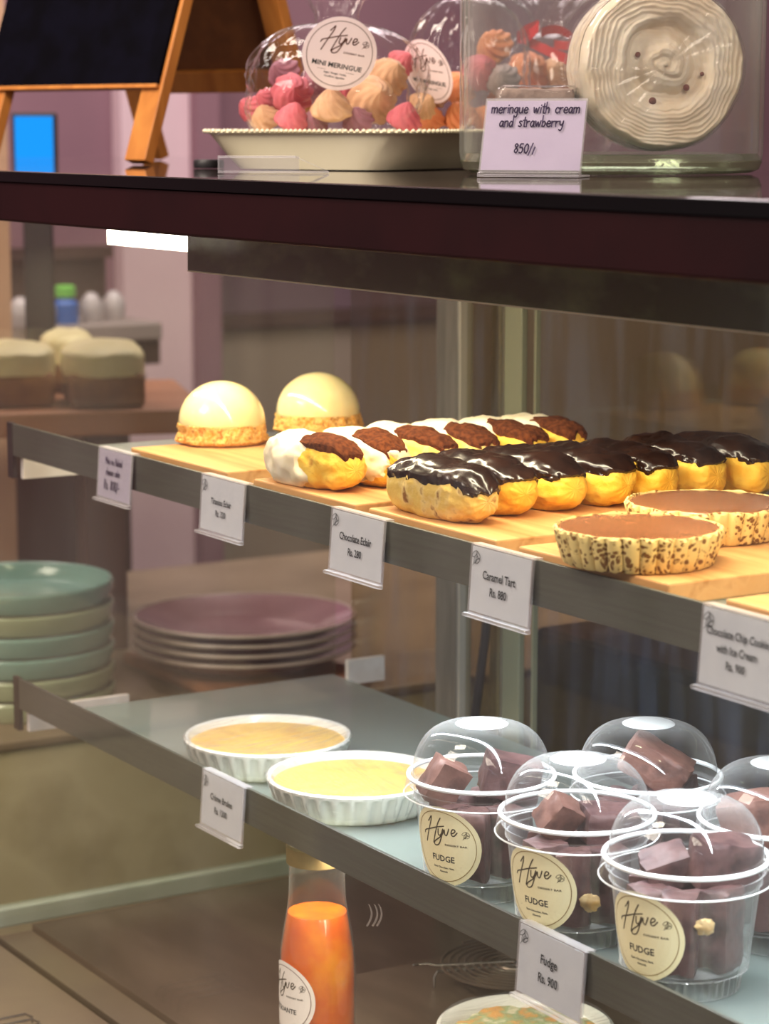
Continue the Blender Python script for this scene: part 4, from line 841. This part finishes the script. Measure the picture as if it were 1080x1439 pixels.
MB().grid(roll_film, 120, 50, wrapu=True).build('cling_film', 'bag', ro, ang=180)
sp_ = dep(752, 200, 1.83); fw, rt = frame_xy(sp_)
sl = thing('sponge_slice', 'grey brown cake slice wrapped in film, in the jar behind the handwritten sign', 'cake', (sp_.x, sp_.y, JF+.0004), math.atan2(rt.y, rt.x))
mb = bar_mesh(.056, .040, .046, 4.4, 's', 'grey', 8); mb.v = [(x, y, z+.0245) for x, y, z in mb.v]; mb.build('cake_slice', mk('grey_sponge', '9a8276', '83695f', 90, rough=.8, bump=.6, bscale=200), sl, ang=60)
mb = bar_mesh(.059, .043, .049, 4.4, 's', 'bag', 8); mb.v = [(x, y, z+.0252) for x, y, z in mb.v]; mb.build('cling_film', 'bag', sl, ang=180)
# ---- handwritten sign in an acrylic stand
a_, b_ = onz(676, 249, ZT), onz(813, 250, ZT); fw, rt = frame_xy((a_+b_)/2); psi = math.radians(15)
mid = (a_+b_)/2; wdt = (b_-a_).length/math.cos(psi); dirx = (rt*math.cos(psi)-fw*math.sin(psi)); lean = math.radians(20); hgt = .0535
sg = thing('price_sign', 'lilac handwritten sign reading meringue with cream and strawberry 850', 'price sign', (mid.x, mid.y, ZT+.0004), math.atan2(dirx.y, dirx.x))
X = Matrix.Translation((0, 0, .0035)) @ Matrix.Rotation(-lean, 4, 'X')
mb = MB().box((-wdt/2, -.0020, 0), (wdt/2, -.0012, hgt), 0, 0, X).box((-wdt/2, .0, 0), (wdt/2, .0008, hgt), 0, 0, X).box((-wdt/2, -.006, 0), (wdt/2, .026, .0012)).box((-wdt/2, -.0065, .0005), (wdt/2, .003, .0034), .0009)
mb.build('acrylic_stand', 'acrylic', sg, smooth=False)
mb = MB().box((-wdt/2+.001, -.0010, .001), (wdt/2-.001, -.0003, hgt-.0016), 0, 0, X)
def put(vf):
    v, f = vf; mb.add([X @ Vector((x, -.00225, z)) for x, z in v], f, 1)
for s, h_, yy, xx in (('meringue with cream', .0088, .0425, .0005), ('and strawberry', .0088, .0325, -.0015), ('850/1', .0078, .0130, -.005)):
    for p in hand(s, h_*.92, xx, yy, .00098): put(p)
mb.build('card', ['paper_grey', 'ink_blue'], sg, smooth=False)
# ---- empty acrylic holder and a dark knob on the slab
a_, b_ = onz(306, 244, ZT), onz(466, 249, ZT); fw, rt = frame_xy(a_); ln = .084
eh_ = thing('sign_holder', 'empty clear acrylic sign holder lying in front of the tray', 'sign holder', (a_.x, a_.y, ZT+.0004), math.atan2(rt.y, rt.x))
mb = MB().box((0, .0, 0), (ln, .022, .0012)).box((0, .0205, .0012), (ln*.74, .022, .0125)).box((0, .0, .0115), (ln*.70, .022, .0127)).box((0, .0, .0012), (.0012, .0205, .0115))
mb.add([(ln*.70, 0, .0127), (ln*.70, .022, .0127), (ln, .022, .0012), (ln, 0, .0012), (ln*.70, 0, .0117), (ln*.70, .022, .0117), (ln*.985, .022, .0012), (ln*.985, 0, .0012)], [(0, 1, 2, 3), (7, 6, 5, 4), (0, 3, 7, 4), (1, 5, 6, 2)])
mb.build('acrylic_body', 'acrylic', eh_, smooth=False)
kp = dep(293, 226, 2.05)
tag(MB().lathe([(0, 0), (.0125, 0), (.0130, .001), (.0130, .006), (.012, .0072), (0, .0074)], 32).build('round_magnet', 'dark', None, (kp.x, kp.y, ZT+.0004)), 'small dark round disc beside the left end of the tray', 'disc')
